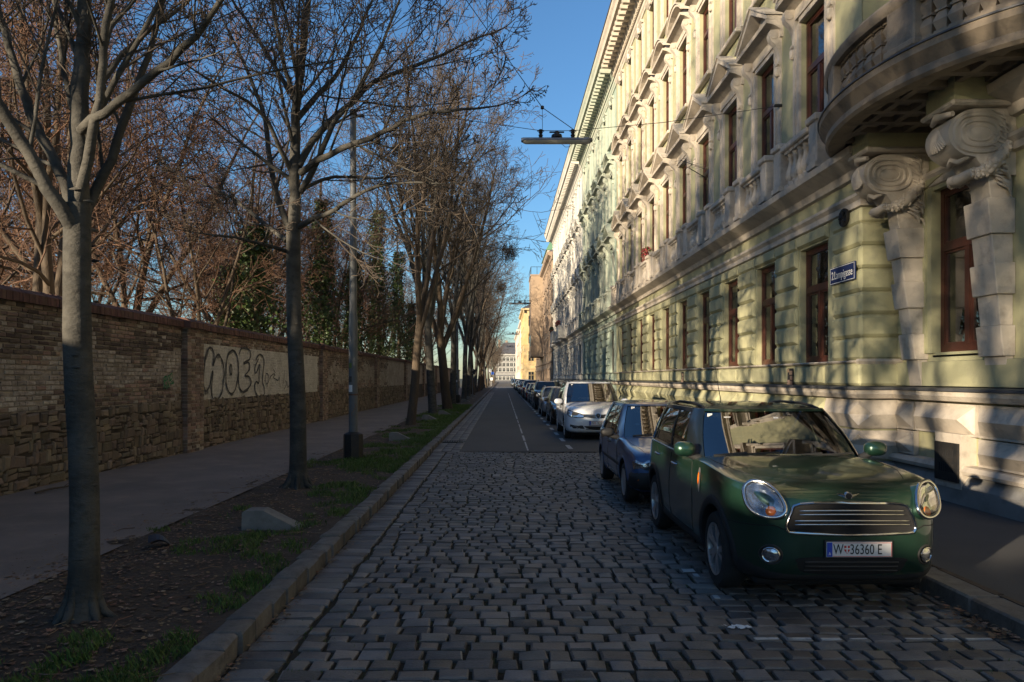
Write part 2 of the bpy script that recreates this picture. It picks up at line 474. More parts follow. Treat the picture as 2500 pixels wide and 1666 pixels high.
# lane seam dashes and parking bay dashes
for k in range(24):
    y0=18.9+k*2.9; w=rr.uniform(.018,.035)
    sheet('lane_dash',.64-w,.64+w,y0,y0+rr.uniform(2.0,2.85),.0205,M['paint'],parent=road)
for k in range(26):
    y0=19.3+k*2.35
    sheet('bay_dash',1.72,1.84,y0,y0+1.1,.0205,M['paint'],parent=road)
sheet('sunlit_band',XK_L,XK_R,146.2,152,.022,M['paint'],parent=road)  # sunlight across the far crossing, painted as a white sheet rather than a marking

# kerbs
kl=empty('kerb_left'); tag(kl,kind='structure')
y=2.4; kv=[]
for k in range(8):
    r2=random.Random(100+k); t,m_,b_=sett_verts(.215,.28,.17,.022,r2,.010)
    mb=MB(); mb.add(t+m_+b_,SETT_F); me=mb.mesh('kerb_stone',50); me.materials.append(M['granite']); kv.append(me)
n=0; kf=MB()
while y<150:
    l=rr.uniform(.2,.42)
    p=(XK_L-.105+rr.uniform(-.008,.008),y+l/2,.135+rr.uniform(-.010,.010))
    if y<70:
        obj('kerb_stone',kv[n%8],None,kl,p,(0,rr.uniform(-.03,.03),rr.uniform(-.02,.02)+(PI if n%2 else 0)),(1,(l-.008)/.28,1))
    else:
        kf.box(p[0]-.105,p[0]+.105,y,y+.8,-.02,.135); l=.82
    n+=1; y+=l
tag(kf.build('kerb_stones_far',M['granite'],kl),kind='stuff')
b=MB(); b.box(XK_L-.215,XK_L-.01,-40,2.38,-.05,.13); b.build('kerb_run',M['granite'],kl)
kr=empty('kerb_right'); tag(kr,kind='structure')
y=1.0; n=0
bk=MB(); bk.cbox(-.14,.14,-.5,.5,-.2,.0,.018); mer=bk.mesh('kerb_stone',40); mer.materials.append(M['granite'])
while y<150:
    l=rr.uniform(.85,1.15) if y<40 else 5.0
    obj('kerb_stone',mer,None,kr,(XK_R+.14+rr.uniform(-.006,.006),y+l/2,.135+rr.uniform(-.004,.004)),None,(1,l-.01,1)); y+=l
bs=MB()
y=1.5
while y<30:   # moss and grit line between kerb and pavement
    l=rr.uniform(.1,.5); w=rr.uniform(.012,.045); bs.box(3.995-w,3.995+w*.8,y,y+l,.11,.137+rr.uniform(0,.006)); y+=l*rr.uniform(.9,1.6)
bs.build('joint_moss',M['soil'],kr)

# concrete wheel-stop wedges on the strip
wd=MB()
pr=[(-.42,0),(-.42,.26),(-.36,.285),(-.12,.285),(.40,.03),(.42,0)]
wd.prism(pr,-.17,.17,lambda a,bb,t:(a,t*(1-.15*max(0,bb)/.28),bb))
wme=wd.mesh('concrete_wedge',25); wme.materials.append(M['concrete'])
WED=[((-2.72,8.75),0.05,1.0,'rough concrete wedge block lying in leaves near the front tree'),
     ((-2.9,21.0),.1,1.0,'concrete wedge block in the grass beyond the lamp post'),
     ((-3.05,31.0),.0,1.0,'concrete wedge block at the foot of the third street tree'),
     ((-2.75,35.2),.1,1.0,'concrete wedge block before the thick fifth street tree'),
     ((-2.75,54.5),0,1.0,'concrete wedge block just past the second lamp post'),
     ((-2.8,62.5),0,1.0,'concrete wedge block beside the round traffic sign tree'),
     ((-2.8,70.),0,1.0,'small far concrete wedge block in the strip')]
for (x,y),rz,s,lab in WED:
    o=obj('concrete_wedge',wme,None,None,(x,y,.085),(0,0,rz),(s*.8,s*.85,s*.85)); tag(o,lab,'concrete block','concrete wedges along the planting strip')

# grass blades: clumps on the strip
gm=MB(); rg=random.Random(31)
def gdens(x,y):
    v=mnoise.noise(Vector((x*1.1,y*.8,3.3)))*.6+mnoise.noise(Vector((x*3,y*3,8)))*.45
    edge=(x+4.1)/2.0
    base=-.44+.48*edge+ (0.26 if y>14 else 0)
    return v+base
cnt=0
while cnt<13000:
    t=rg.random(); y=4.0+ (t**1.7)*44; x=rg.uniform(-4.1,-2.03)
    g_=gdens(x,y)
    if g_<.08: continue
    z=.10+.045*mnoise.noise(Vector((x*1.7,y*1.7,0)))
    big=1+ (y/18)
    for q in range(3):
        a=rg.uniform(0,2*PI); h=rg.uniform(.03,.085)*(1+.25*big*.3)*(0.7+g_); w=.0035*big**1.1
        ox,oy=rg.gauss(0,.02*big),rg.gauss(0,.02*big); lean=rg.uniform(.2,.8)*h
        dx,dy=math.cos(a),math.sin(a)
        X,Y=x+ox,y+oy
        gm.add([(X-dy*w,Y+dx*w,z),(X+dy*w,Y-dx*w,z),(X+dx*lean*.4+dy*w*.6,Y+dy*lean*.4-dx*w*.6,z+h*.6),(X+dx*lean,Y+dy*lean,z+h),],[(0,1,2),(0,2,3)])
    cnt+=1
o=gm.build('grass',M['grass'],None,fix=False); tag(o,'short green grass tufts growing on the leafy planting strip','grass',kind='stuff')
# dry leaves
lm=MB(); rl=random.Random(77)
def leafshape(X,Y,z,s,a,tilt):
    n=rl.choice((4,5,7,7)); vs=[]
    for k in range(n*2 if n==7 else n+2):
        m2=(n*2 if n==7 else n+2); th=2*PI*k/m2
        r=s*(.5 if (k%2 and n==7) else 1.0)*rl.uniform(.75,1.1)
        if n==4: u,v=r*math.cos(th)*.45,r*math.sin(th)
        else: u,v=r*math.cos(th)*.8,r*math.sin(th)
        h=tilt*u+ .35*abs(v)*rl.uniform(.2,1)
        vs.append((X+u*math.cos(a)-v*math.sin(a),Y+u*math.sin(a)+v*math.cos(a),z+.004+max(0,h)))
    lm.poly(vs)
for k in range(12000):
    t=rl.random(); y=3.9+(t**1.9)*26
    x=rl.choice((rl.uniform(-4.4,-2.1),rl.gauss(-3.7,.45),rl.uniform(-4.2,-2.1)))
    if x>-1.95: continue
    zz=.115+.045*mnoise.noise(Vector((x*1.7,y*1.7,0)))
    leafshape(x,y,zz,rl.uniform(.008,.03)*(1 if rl.random()<.93 else 1.6),rl.uniform(0,6.28),rl.uniform(-.4,.4))
for k in range(420):     # along the foot of the left kerb and in joints
    y=4+(rl.random()**1.5)*12; x=XK_L+abs(rl.gauss(0,.05))+.02
    leafshape(x,y,.012,rl.uniform(.008,.026),rl.uniform(0,6.28),rl.uniform(-.4,.4))
for k in range(160):     # heap against the right kerb
    y=5.2+abs(rl.gauss(0,.55)); x=XK_R-abs(rl.gauss(0,.10))-.02
    leafshape(x,y,.01+rl.random()*.02,rl.uniform(.012,.032),rl.uniform(0,6.28),rl.uniform(-.5,.5))
for k in range(700):
    y=4.5+rl.random()*12; x=rl.uniform(-1.6,3.6)
    leafshape(x,y,.002,rl.uniform(.003,.008),rl.uniform(0,6.28),.1)
for k in range(900):
    y=5+(rl.random()**1.5)*20; x=-4.1-abs(rl.gauss(0,.5))
    leafshape(x,y,.13,rl.uniform(.006,.016),rl.uniform(0,6.28),.1)
for k in range(170):
    y=4.2+(rl.random()**1.6)*14; x=rl.uniform(-4.3,-2.1); a=rl.uniform(0,6.28); l=rl.uniform(.06,.28); z=.13+.045*mnoise.noise(Vector((x*1.7,y*1.7,0)))
    lm.tube([(x,y,z),(x+l*.5*math.cos(a),y+l*.5*math.sin(a),z+.008),(x+l*math.cos(a+.3),y+l*math.sin(a+.3),z)],[.004,.0035,.002],4)
o=lm.build('fallen_leaves',M['leaf'],None,fix=False); tag(o,'dry brown fallen leaves scattered on the strip and gutters','leaves',kind='stuff')
# moss/grass in joints between setts
jm=MB()
for k in range(2600):
    y=4.4+(rl.random()**1.4)*13; x=rl.uniform(-1.6,3.6)
    if mnoise.noise(Vector((x*.9,y*.9,21)))<.02: continue
    for q in range(2):
        a=rl.uniform(0,6.28); h=rl.uniform(.006,.018); w=.003
        dx,dy=math.cos(a),math.sin(a)
        jm.add([(x-dy*w,y+dx*w,-.014),(x+dy*w,y-dx*w,-.014),(x+dx*h*.6,y+dy*h*.6,h*.6)],[(0,1,2)]); x+=rl.gauss(0,.012); y+=rl.gauss(0,.012)
o=jm.build('joint_grass',M['grass'],cobroad,fix=False); tag(o,kind='stuff')
# litter
b=MB()
for k in range(14):
    x,y=rl.gauss(0,.045),rl.gauss(0,.016); a=rl.uniform(0,6.28); s=rl.uniform(.015,.035)
    b.add([(x+s*math.cos(a+q*PI/2)*rl.uniform(.5,1.2),y+.6*s*math.sin(a+q*PI/2),rl.uniform(.0,.02)) for q in range(4)],[(0,1,2,3)])
tag(b.build('paper_scrap',M['litter'],None,loc=(1.73,5.52,.012)),'torn white paper scrap lying on the cobbles before the green car','litter')
b=MB()
b.grid(lambda u,v:(.22*(u-.5),.16*(v-.5),.05*math.sin(u*3)+.05*v*(1-u)),6,4)
b.grid(lambda u,v:(.2*(u-.5)+.02,.16*(v-.5),-.012+.05*math.sin(u*3)),6,4)
tag(b.build('plastic_scrap',M['debris'],None,loc=(-3.62,7.75,.145),rot=(0,.2,.5)),'crumpled black plastic scrap among leaves beside front tree','litter')
b=MB(); b.tube([(-.5,-.1,.02),(-.2,0,.03),(.1,.02,.025),(.45,.12,.04)],[.018,.016,.012,.006],6); b.tube([(.05,.02,.025),(.2,.12,.05),(.3,.2,.03)],[.008,.006,.004],5)
tag(b.build('fallen_branch',M['bark2'],None,loc=(-6.95,11.6,.13),rot=(0,0,1.2)),'fallen dark branch lying at the foot of the brick wall','branch')
# ------------------------------------------------------------------ brick wall on the left
XW=-7.5
wallo=empty('brick_wall',(0,0,0)); tag(wallo,'long old brick and rubble park wall with brick coping','wall')
rb=random.Random(9)
PIL=[4.3+12.93*k for k in range(10)]
PW=.95
WALL_Y0,WALL_Y1=-45,128
b=MB(); b.box(XW-.42,XW-.02,WALL_Y0,WALL_Y1,0,3.08); b.build('core',M['mortar'],wallo)
b=MB(); b.box(XW-.03,XW-.006,WALL_Y0,WALL_Y1,.05,1.33); b.build('rubble_bed',M['rmortar'],wallo)
def block(mb,x,y0,y1,z0,z1,out,rnd,j=.01,c=.012):
    """irregular stone on the wall face (normal +x), proud by out"""
    def q(): return rnd.uniform(-j,j)
    cs=[(y0,z0),(y1,z0),(y1,z1),(y0,z1)]; A=[];B=[];C=[]
    for (yy,zz) in cs:
        a,bb=q(),q(); sy=1 if yy==y1 else -1; sz=1 if zz==z1 else -1
        A.append((x+out+q()*.4,yy+a-sy*c,zz+bb-sz*c)); B.append((x+out*.45,yy+a,zz+bb)); C.append((x-.03,yy+a,zz+bb))
    mb.add(A+B+C,SETT_F)
def inpanel(y): return 18.2<y<29.9
def inpil(y):
    for p in PIL:
        if p-.02<y<p+PW+.02: return True
    return False
bricks=[]
z=1.36; course=0
while z<3.06:
    h=.072
    y=10.6+(.135 if course%2 else 0)+rb.uniform(-.03,.03)
    while y<48:
        l=rb.choice((.23,.25,.12,.125,.2,.25))
        yc=y+l/2
        if not inpil(yc):
            pl=mnoise.noise(Vector((yc*.55,z*1.4,2.2)))*.8+mnoise.noise(Vector((yc*2.3,z*4,7)))*.35
            zone=math.exp(-((z-1.95)/.38)**2)   # plaster survives around mid height
            if inpanel(yc) and z<2.72: bricks.append((y,y+l,z,z+h-.010,'w'))
            else:
                q=pl+zone*.85+rb.uniform(-.22,.22)
                if q<.20: bricks.append((y,y+l,z,z+h-.010,'d' if mnoise.noise(Vector((yc*.9,z*2.4,12)))+.42*(z>2.2)*(z<2.8)+rb.uniform(-.2,.2)>.20 else 'b'))
                elif q<1.05 and rb.random()<.86: bricks.append((y,y+l,z,z+h-.010,'p'))
        y+=l+.008
    z+=.0815; course+=1
def bkey(q): return -(q[1]-q[0])*(q[3]-q[2])/((q[0]+q[1])/2)**3 if q[0]>10.7 else 0
bricks.sort(key=bkey)
bm_={'b':M['brick'],'d':M['brickdark'],'w':M['whitewash'],'p':M['plasterbrick']}
brv=[]
for k in range(12):
    m_=MB(); block(m_,0,-.5,.5,-.031,.031,.014,random.Random(k+40),.006,.008); brv.append(m_.mesh('brick'))
for me in brv: me.materials.append(M['brick'])
far={'b':MB(),'d':MB(),'w':MB(),'p':MB()}
for i,(y0,y1,z0,z1,t) in enumerate(bricks):
    if i<300:
        o=obj('brick',brv[i%12],bm_[t],wallo,(XW-.01+(rb.uniform(-.006,.006) if t in 'bd' else -.004+rb.uniform(-.003,.003)*(t=='p')),(y0+y1)/2,(z0+z1)/2),(0,0,0),(1,(y1-y0)/1.0*.97,1))
    else:
        block(far[t],XW-.01,y0,y1-.005,z0,z1,(.013 if t in 'bd' else .007)+rb.uniform(-.004,.004),rb,.006 if t in 'bd' else .004,.007)
for t,nm in (('b','bricks_far'),('d','dark_bricks_far'),('w','whitewashed_bricks_far'),('p','plastered_bricks_far')):
    o=far[t].build(nm,bm_[t],wallo,fix=False); tag(o,kind='stuff')
# whitewash coat between the bricks of the painted panel
b=MB(); b.box(XW-.03,XW-.009,18.3,29.85,1.33,2.74); b.build('whitewash_coat',M['whitewash'],wallo)
# rubble stones
st=[]
z=.06
while z<1.30:
    h=rb.uniform(.09,.20); h=min(h,1.36-z)
    if h<.05: break
    y=10.4+rb.uniform(0,.3)
    while y<62:
        l=rb.choice((rb.uniform(.08,.16),rb.uniform(.12,.26),rb.uniform(.2,.42)))
        hh=h*rb.choice((1,1,.8,1.2,.6))
        if not inpil(y+l/2): st.append((y,y+l-.012,z+rb.uniform(-.03,.03),min(z+hh-.012,1.38)))
        if hh<h*.7 and not inpil(y+l/2): st.append((y+.01,y+l-.02,z+hh+.005,min(z+h,1.37)))
        y+=l
    z+=h
st.sort(key=bkey)
rs=MB(); rvs=[]
for k in range(16):
    m_=MB(); block(m_,0,-.5,.5,-.5,.5,1.0,random.Random(k+80),.10,.16); rvs.append(m_.mesh('rubble_stone'))
for me in rvs: me.materials.append(M['rubble'])
for i,(y0,y1,z0,z1) in enumerate(st):
    if i<300: obj('rubble_stone',rvs[i%16],None,wallo,(XW-.012,(y0+y1)/2,(z0+z1)/2),(rb.uniform(-.12,.12),0,0),(rb.uniform(.025,.055),y1-y0,max(.04,z1-z0)))
    else: block(rs,XW-.012,y0,y1,z0,z1,rb.uniform(.02,.05),rb,.02,.02)
tag(rs.build('rubble_stones_far',M['rubble'],wallo,fix=False),kind='stuff')
# pilasters with their own courses
pb=MB(); pbr={'b':MB(),'d':MB()}
for p in PIL:
    pb.box(XW-.05,XW+.125,p+.01,p+PW-.01,0,3.07)
pb.build('pilaster_core',M['mortar'],wallo)
for kp,p in enumerate(PIL[1:7]):
    z=.05; c=0; mbp=MB(); r3=random.Random(kp+500)
    while z<3.05:
        y=p+.01-(.06 if c%2 else 0)
        while y<p+PW-.04:
            l=.24; a=max(y,p+.008); e=min(y+l,p+PW-.008)
            if e-a>.05 and r3.random()<.93: block(mbp,XW+.125,a,e-.009,z,z+.066,.012+r3.uniform(-.005,.006),r3,.004,.006)
            y+=l
        # return face toward the viewer
        mbp.box(XW-.02,XW+.128,p-.004+r3.uniform(-.006,.004),p+.02,z,z+.066)
        z+=.0765; c+=1
    o=mbp.build('pilaster_bricks',M['brick'],wallo,fix=False); tag(o,kind='stuff')
# coping: bricks on edge, leaning course, proud of the wall
cp=MB(); y=WALL_Y0
while y<WALL_Y1:
    near_=8<y<60
    l=.078 if near_ else 1.2
    prj=.07 if not inpil(y+.03) else .22
    zt=3.285+(rb.uniform(-.006,.006) if near_ else 0)
    gap=.008 if near_ else 0
    o_=rb.uniform(-.006,.006) if near_ else 0
    x1=XW+prj+o_; 
    cp.add([(XW-.5,y,3.06),(x1,y,3.06),(x1,y,3.2),(x1-.16,y,zt),(XW-.5,y,zt),
            (XW-.5,y+l-gap,3.06),(x1,y+l-gap,3.06),(x1,y+l-gap,3.2),(x1-.16,y+l-gap,zt),(XW-.5,y+l-gap,zt)],
           [(0,1,6,5),(1,2,7,6),(2,3,8,7),(3,4,9,8),(4,3,2,1,0),(5,6,7,8,9),(0,5,9,4)])
    y+=l
tag(cp.build('coping_bricks',M['coping'],wallo,fix=False),kind='stuff')
# graffiti: ribbons of spray paint lying on the wall face
def wallpx(x,y,xw=XW+.016):
    Y=xw*FPX/(x-VPX); return Vector((xw,Y,CAM_H+(VPY-y)*Y/FPX))
def stroke(mb,pts,w,off=0.0):
    """pts in the photograph's pixels, carried onto the wall face; w metres"""
    P=[wallpx(x,y) for x,y in pts]
    Q=[]
    n=len(P)
    for i in range(n-1):          # Catmull-Rom
        p0,p1,p2,p3=P[max(i-1,0)],P[i],P[i+1],P[min(i+2,n-1)]
        for k in range(5):
            t=k/5; Q.append(.5*((2*p1)+(p2-p0)*t+(2*p0-5*p1+4*p2-p3)*t*t+(3*p1-p0-3*p2+p3)*t**3))
    Q.append(P[-1])
    L=[];R_=[]
    for i,q in enumerate(Q):
        t=Q[min(i+1,len(Q)-1)]-Q[max(i-1,0)]; nrm=Vector((0,-t.z,t.y))
        if nrm.length<1e-6: nrm=Vector((0,0,1))
        nrm.normalize(); ww=w*(.75+.4*abs(math.sin(i*.37)))
        L.append(q+nrm*ww/2+Vector((off,0,0))); R_.append(q-nrm*ww/2+Vector((off,0,0)))
    for i in range(len(Q)-1):
        mb.add([tuple(L[i]),tuple(L[i+1]),tuple(R_[i+1]),tuple(R_[i])],[(0,1,2,3)])
def z1(l): return [(380+a/5.8825,820+c/5.8825) for a,c in l]
gr=empty('graffiti',(0,0,0)); tag(gr,'black outlined bubble letter graffiti on whitewashed wall panel','graffiti')
L1=[[(720,800),(690,700),(700,480),(720,300),(760,190),(800,175),(835,240),(838,330),(828,430),(845,380),(870,300),(905,275),(945,330),(975,420),(985,560),(970,700),(950,820),(900,905),(845,925),(812,860),(808,700),(825,560),(820,500)],
    [(820,500),(800,620),(770,740),(720,800)],
    [(1100,205),(1050,260),(1022,370),(1010,560),(1018,700),(1050,800),(1095,835),(1140,780),(1175,650),(1192,480),(1180,330),(1145,235),(1100,205)],
    [(1075,410),(1068,480),(1075,550),(1095,540),(1092,440),(1075,410)],
    [(1195,520),(1192,640),(1205,740),(1240,800),(1290,800),(1350,730),(1375,660),(1345,590),(1290,570),(1350,480),(1340,390),(1270,400),(1290,370),(1340,350),(1368,280),(1350,210),(1300,180),(1230,190),(1205,260)],
    [(1440,350),(1470,290),(1500,270),(1540,300),(1558,370),(1548,500),(1535,660),(1560,740),(1560,840),(1490,880),(1440,820),(1425,730),(1445,660),(1480,680),(1490,560),(1498,410),(1470,480),(1435,540),(1430,450),(1480,330)]]
for s_ in L1:
    mb=MB(); stroke(mb,z1(s_),.055); mb.build('letter_outline',M['graf'],gr)
for s_ in ([(1590,540),(1575,610),(1595,690),(1625,640),(1615,560),(1590,540)],[(1600,690),(1605,735)],[(1640,640),(1650,590),(1690,550),(1715,560),(1690,600),(1720,620)],[(1690,480),(1720,535)],[(1720,620),(1760,640),(1775,590),(1780,650),(1792,745)],[(1850,490),(1845,600),(1835,690)],[(1860,640),(1880,680),(1860,740),(1845,770)],[(1885,650),(1900,740),(1930,700),(1915,820),(1890,860),(1870,830)]):
    mb=MB(); stroke(mb,z1(s_),.03); mb.build('tag_stroke',M['graf'],gr)
for s_ in ([(760,200),(720,330)],[(870,300),(930,290)],[(1040,270),(1110,215)],[(710,820),(760,800)],[(850,940),(920,900)],[(1080,850),(1120,830)],[(1250,815),(1330,770)],[(1280,390),(1330,370)]):
    mb=MB(); stroke(mb,z1(s_),.09,-.0025); mb.build('shading',M['grafgrey'],gr)
gg=empty('graffiti_tag',(0,0,0)); tag(gg,'small green spray paint tag on the worn wall','graffiti')
mb=MB()
for s_ in ([(110,610),(125,700),(120,770)],[(110,610),(150,580),(120,650),(155,640),(120,690)],[(150,580),(165,640),(170,700)],[(165,640),(190,570),(200,660)],[(205,560),(215,640),(250,680)],[(235,525),(235,610),(200,650)],[(240,640),(260,680),(210,690)],[(130,760),(150,700),(160,760),(180,700),(200,745)],[(200,560),(240,540)],[(175,660),(190,740)]):
    stroke(mb,z1(s_),.022)
tag(mb.build('paint',M['grafgreen'],gg),kind='stuff')
# ------------------------------------------------------------------ buildings on the right
XA, XB, Y1 = 5.90, 6.50, 12.10
PITCH, AX0 = 2.51, 14.0
def wall_sheet(mb, y0,y1,z0,z1, ops, depth=.2, x=0.0):
    ys=sorted(set([y0,y1]+[v for o in ops for v in (o[0],o[1]) if y0<v<y1]))
    zs=sorted(set([z0,z1]+[v for o in ops for v in (o[2],o[3]) if z0<v<z1]))
    for i in range(len(ys)-1):
        for j in range(len(zs)-1):
            yc=(ys[i]+ys[i+1])/2; zc=(zs[j]+zs[j+1])/2
            if any(o[0]<yc<o[1] and o[2]<zc<o[3] for o in ops): continue
            mb.quad((x,ys[i+1],zs[j]),(x,ys[i],zs[j]),(x,ys[i],zs[j+1]),(x,ys[i+1],zs[j+1]))
    for (a,b_,c,d) in ops:
        mb.quad((x,a,c),(x+depth,a,c),(x+depth,a,d),(x,a,d)); mb.quad((x,b_,c),(x,b_,d),(x+depth,b_,d),(x+depth,b_,c))
        mb.quad((x,a,d),(x+depth,a,d),(x+depth,b_,d),(x,b_,d)); mb.quad((x,a,c),(x,b_,c),(x+depth,b_,c),(x+depth,a,c))
def mould(mb, prof, y0,y1, x=0.0):
    mb.prism([(o,z) for o,z in prof], y0,y1, lambda o,z,t:(x-o,t,z))
def window_meshes(w,h,tr=.66,fw=.075):
    """frame mesh and three panes; origin bottom centre, outside toward -x"""
    f=MB(); a=w/2; x0,x1=-.03,.05
    f.box(x0,x1,-a,-a+fw,0,h); f.box(x0,x1,a-fw,a,0,h); f.box(x0+.001,x1,-a+fw,a-fw,0,fw*1.3); f.box(x0+.001,x1,-a+fw,a-fw,h-fw,h)
    zt=h*tr
    f.box(x0-.015,x1,-a+fw,a-fw,zt-.06,zt+.05)
    f.box(x0-.005,x1,-.05,.05,fw*1.3,zt-.06)
    # casement sashes
    for (ya,yb,za,zb) in ((-a+fw,-.05,fw*1.3,zt-.06),(.05,a-fw,fw*1.3,zt-.06),(-a+fw,a-fw,zt+.05,h-fw)):
        s=.035
        f.box(x0+.012,x1,ya,ya+s,za,zb); f.box(x0+.012,x1,yb-s,yb,za,zb); f.box(x0+.0135,x1,ya+s,yb-s,za,za+s); f.box(x0+.0135,x1,ya+s,yb-s,zb-s,zb)
    panes=[]
    s=.03
    for (ya,yb,za,zb) in ((-a+fw,-.05,fw*1.3,zt-.06),(.05,a-fw,fw*1.3,zt-.06),(-a+fw,a-fw,zt+.05,h-fw)):
        p=MB(); p.box(.012,.018,ya+s,yb-s,za+s,zb-s); panes.append(p.mesh('pane'))
    return f.mesh('window'),panes
def quadmesh(name,w,h,x,wav=0):
    b=MB()
    b.grid(lambda u,v:(x+wav*math.sin(u*w*38),-w/2+w*u,h*v),max(1,int(w*40)) if wav else 1,1)
    return b.mesh(name,180)
def arc_pts(a,r,n): return [(a*(-1+2*k/n)) for k in range(n+1)]
def surround_mesh(w,h,kind):
    """pale window surround; origin at window bottom centre, outside -x.  returns dict name->mesh"""
    out={}
    a=w/2; m=MB()
    for s in (-1,1):
        y=lambda v0,v1:(min(s*v0,s*v1),max(s*v0,s*v1))
        m.box(-.055,.0,*y(a,a+.17),-.02,h); m.box(-.085,.0,*y(a+.12,a+.175),-.02,h+.12)
        m.box(-.04,.0,*y(a+.175,a+.33),-.02,h+.1)
    m.box(-.055,0,-a,a,h,h+.15); m.box(-.085,0,-a-.12,a+.12,h+.10,h+.155)
    m.cbox(-.17,0,-a-.3,a+.3,-.13,-.02,.02)
    out['architrave']=m.mesh('architrave')
    if kind in('tri','seg'):
        hw=a+.42; zc=h+.42
        m=MB()
        mould(m,[(0,h+.16),(.06,h+.18),(.06,zc-.08),(.10,zc-.06),(.22,zc),(.36,zc+.03),(.38,zc+.10),(0,zc+.11)],-hw,hw)
        if kind=='tri':
            ap=.62
            ang=math.atan2(ap,hw)
            for s in (-1,1):
                pts=[(hw,zc+.11),(hw,zc+.2),(0,zc+.2+ap),(0,zc+.06+ap)]
                m.prism([(s*p,q) for p,q in pts],.0,.36,lambda p,q,t:(-t,p,q))
                pts=[(hw+.03,zc+.2),(hw+.03,zc+.235),(0,zc+.24+ap),(0,zc+.2+ap)]
                m.prism([(s*p,q) for p,q in pts],.0,.40,lambda p,q,t:(-t,p,q))
            m.prism([(-hw*.8,zc+.11),(hw*.8,zc+.11),(0,zc+.10+ap*.85)],0,.10,lambda p,q,t:(-t,p,q))
            m.cbox(-.16,-.08,-.12,.12,zc+.14,zc+.42,.05)
        else:
            n=9; R=1.05; zb=zc+.11
            for lay,(o,dz0,dz1) in enumerate(((.36,0,.09),(.40,.09,.125))):
                for k in range(n):
                    t0=-1+2*k/n; t1=-1+2*(k+1)/n
                    f=lambda t:.52*math.cos(t*PI/2*.92)**.8
                    m.prism([(hw*t0,zb+f(t0)+dz0),(hw*t1,zb+f(t1)+dz0),(hw*t1,zb+f(t1)+dz1),(hw*t0,zb+f(t0)+dz1)],0,o,lambda p,q,t:(-t,p,q))
            m.prism([(hw*.85*(-1+2*k/n),zb+.45*math.cos((-1+2*k/n)*PI/2*.92)**.8) for k in range(n+1)]+[(hw*.85,zb-.01),(-hw*.85,zb-.01)],0,.1,lambda p,q,t:(-t,p,q))
            m.cbox(-.18,-.08,-.14,.14,zb+.05,zb+.36,.06)
        out['pediment']=m.mesh('pediment',30)
        prof=[(0,h-.42),(.05,h-.42),(.09,h-.36),(.05,h-.30),(.06,h-.15),(.13,h+.02),(.24,h+.12),(.27,h+.24),(.24,h+.34),(0,h+.36)]
        if True:
            m=MB(); yc=0.0
            m.prism(prof,yc-.08,yc+.08,lambda o,z,t:(-o,t,z))
            m.lathe([(.02,-.10),(.075,-.095),(.075,.095),(.02,.10)],10,(-.17,yc,h+.22),'y')
            m.lathe([(.01,-.095),(.04,-.09),(.04,.09),(.01,.095)],8,(-.06,yc,h-.36),'y')
            m.cbox(-.13,0,yc-.05,yc+.05,h-.62,h-.42,.03)
        out['console']=m.mesh('console',40)
    else:
        m=MB()
        mould(m,[(0,h+.15),(.09,h+.17),(.16,h+.24),(.17,h+.28),(0,h+.3)],-a-.22,a+.22)
        m.cbox(-.16,0,-.11,.11,h-.02,h+.42,.04)
        out['hood']=m.mesh('hood',30)
    return out
def baluster_mesh(h,r=.085,n=10):
    b=MB(); b.box(-r*.95,r*.95,-r*.95,r*.95,0,h*.09); b.box(-r*.95,r*.95,-r*.95,r*.95,h*.92,h)
    b.lathe([(r*.62,h*.09),(r*.75,h*.13),(r*.55,h*.17),(r*.95,h*.27),(r*1.0,h*.34),(r*.8,h*.45),(r*.48,h*.62),(r*.45,h*.75),(r*.7,h*.79),(r*.5,h*.83),(r*.72,h*.92)],n)
    return b.mesh('baluster',50)
def block_mesh(l,h,out,c,name='rusticated_block'):
    b=MB()
    y0,y1=-l/2,l/2; k=c
    A=[(-out*.25,y0,0),(-out*.25,y1,0),(-out*.25,y1,h),(-out*.25,y0,h)]
    B_=[(-out,y0+k,k*1.15),(-out,y1-k,k*1.15),(-out,y1-k,h-k*1.15),(-out,y0+k,h-k*1.15)]
    C=[(.02,y0,0),(.02,y1,0),(.02,y1,h),(.02,y0,h)]
    b.add(A+B_+C,[(4,5,6,7)]+[(i,(i+1)%4,4+(i+1)%4,4+i) for i in range(4)]+[(8+i,8+(i+1)%4,(i+1)%4,i) for i in range(4)])
    return b.mesh(name)
def ridge_mesh(l,h,out,name='pillow_block',e=.16):
    b=MB(); y0,y1=-l/2,l/2; o1=out*.3
    b.add([(.02,y0,0),(.02,y1,0),(.02,y1,h),(.02,y0,h),(-o1,y0,0),(-o1,y1,0),(-o1,y1,h),(-o1,y0,h),(-o1,y0+.03,.03),(-o1,y1-.03,.03),(-o1,y1-.03,h-.03),(-o1,y0+.03,h-.03),
           (-out,y0+e,h*.52),(-out,y1-e,h*.52)],
          [(0,1,5,4),(1,2,6,5),(2,3,7,6),(3,0,4,7),(4,5,9,8),(5,6,10,9),(6,7,11,10),(7,4,8,11),(8,9,13,12),(9,10,13),(10,11,12,13),(11,8,12)])
    return b.mesh(name)
WIN={}
for nm,w,h,tr in (('g',1.24,2.22,.64),('1',1.16,2.90,.66),('2',1.12,2.25,.66),('3',1.02,2.1,.66)):
    WIN[nm]=(w,h)+window_meshes(w,h,tr)
SUR={'1':surround_mesh(1.16,2.9,'tri'),'2':surround_mesh(1.12,2.25,'seg'),'3':surround_mesh(1.02,2.1,'flat')}
BLK={'pier':block_mesh(PITCH-1.24-.16,.366,.085,.045),'lint':block_mesh(1.36,.25,.075,.035),'pierl':block_mesh(PITCH-1.38,.25,.075,.035),
     'apr_w':block_mesh(1.36,.37,.11,.04),'apr_p':block_mesh(PITCH-1.38,.37,.11,.04),
     'pil_w':ridge_mesh(1.36,.47,.17),'pil_p':ridge_mesh(PITCH-1.38,.47,.17)}
BAL=baluster_mesh(.72,.105)
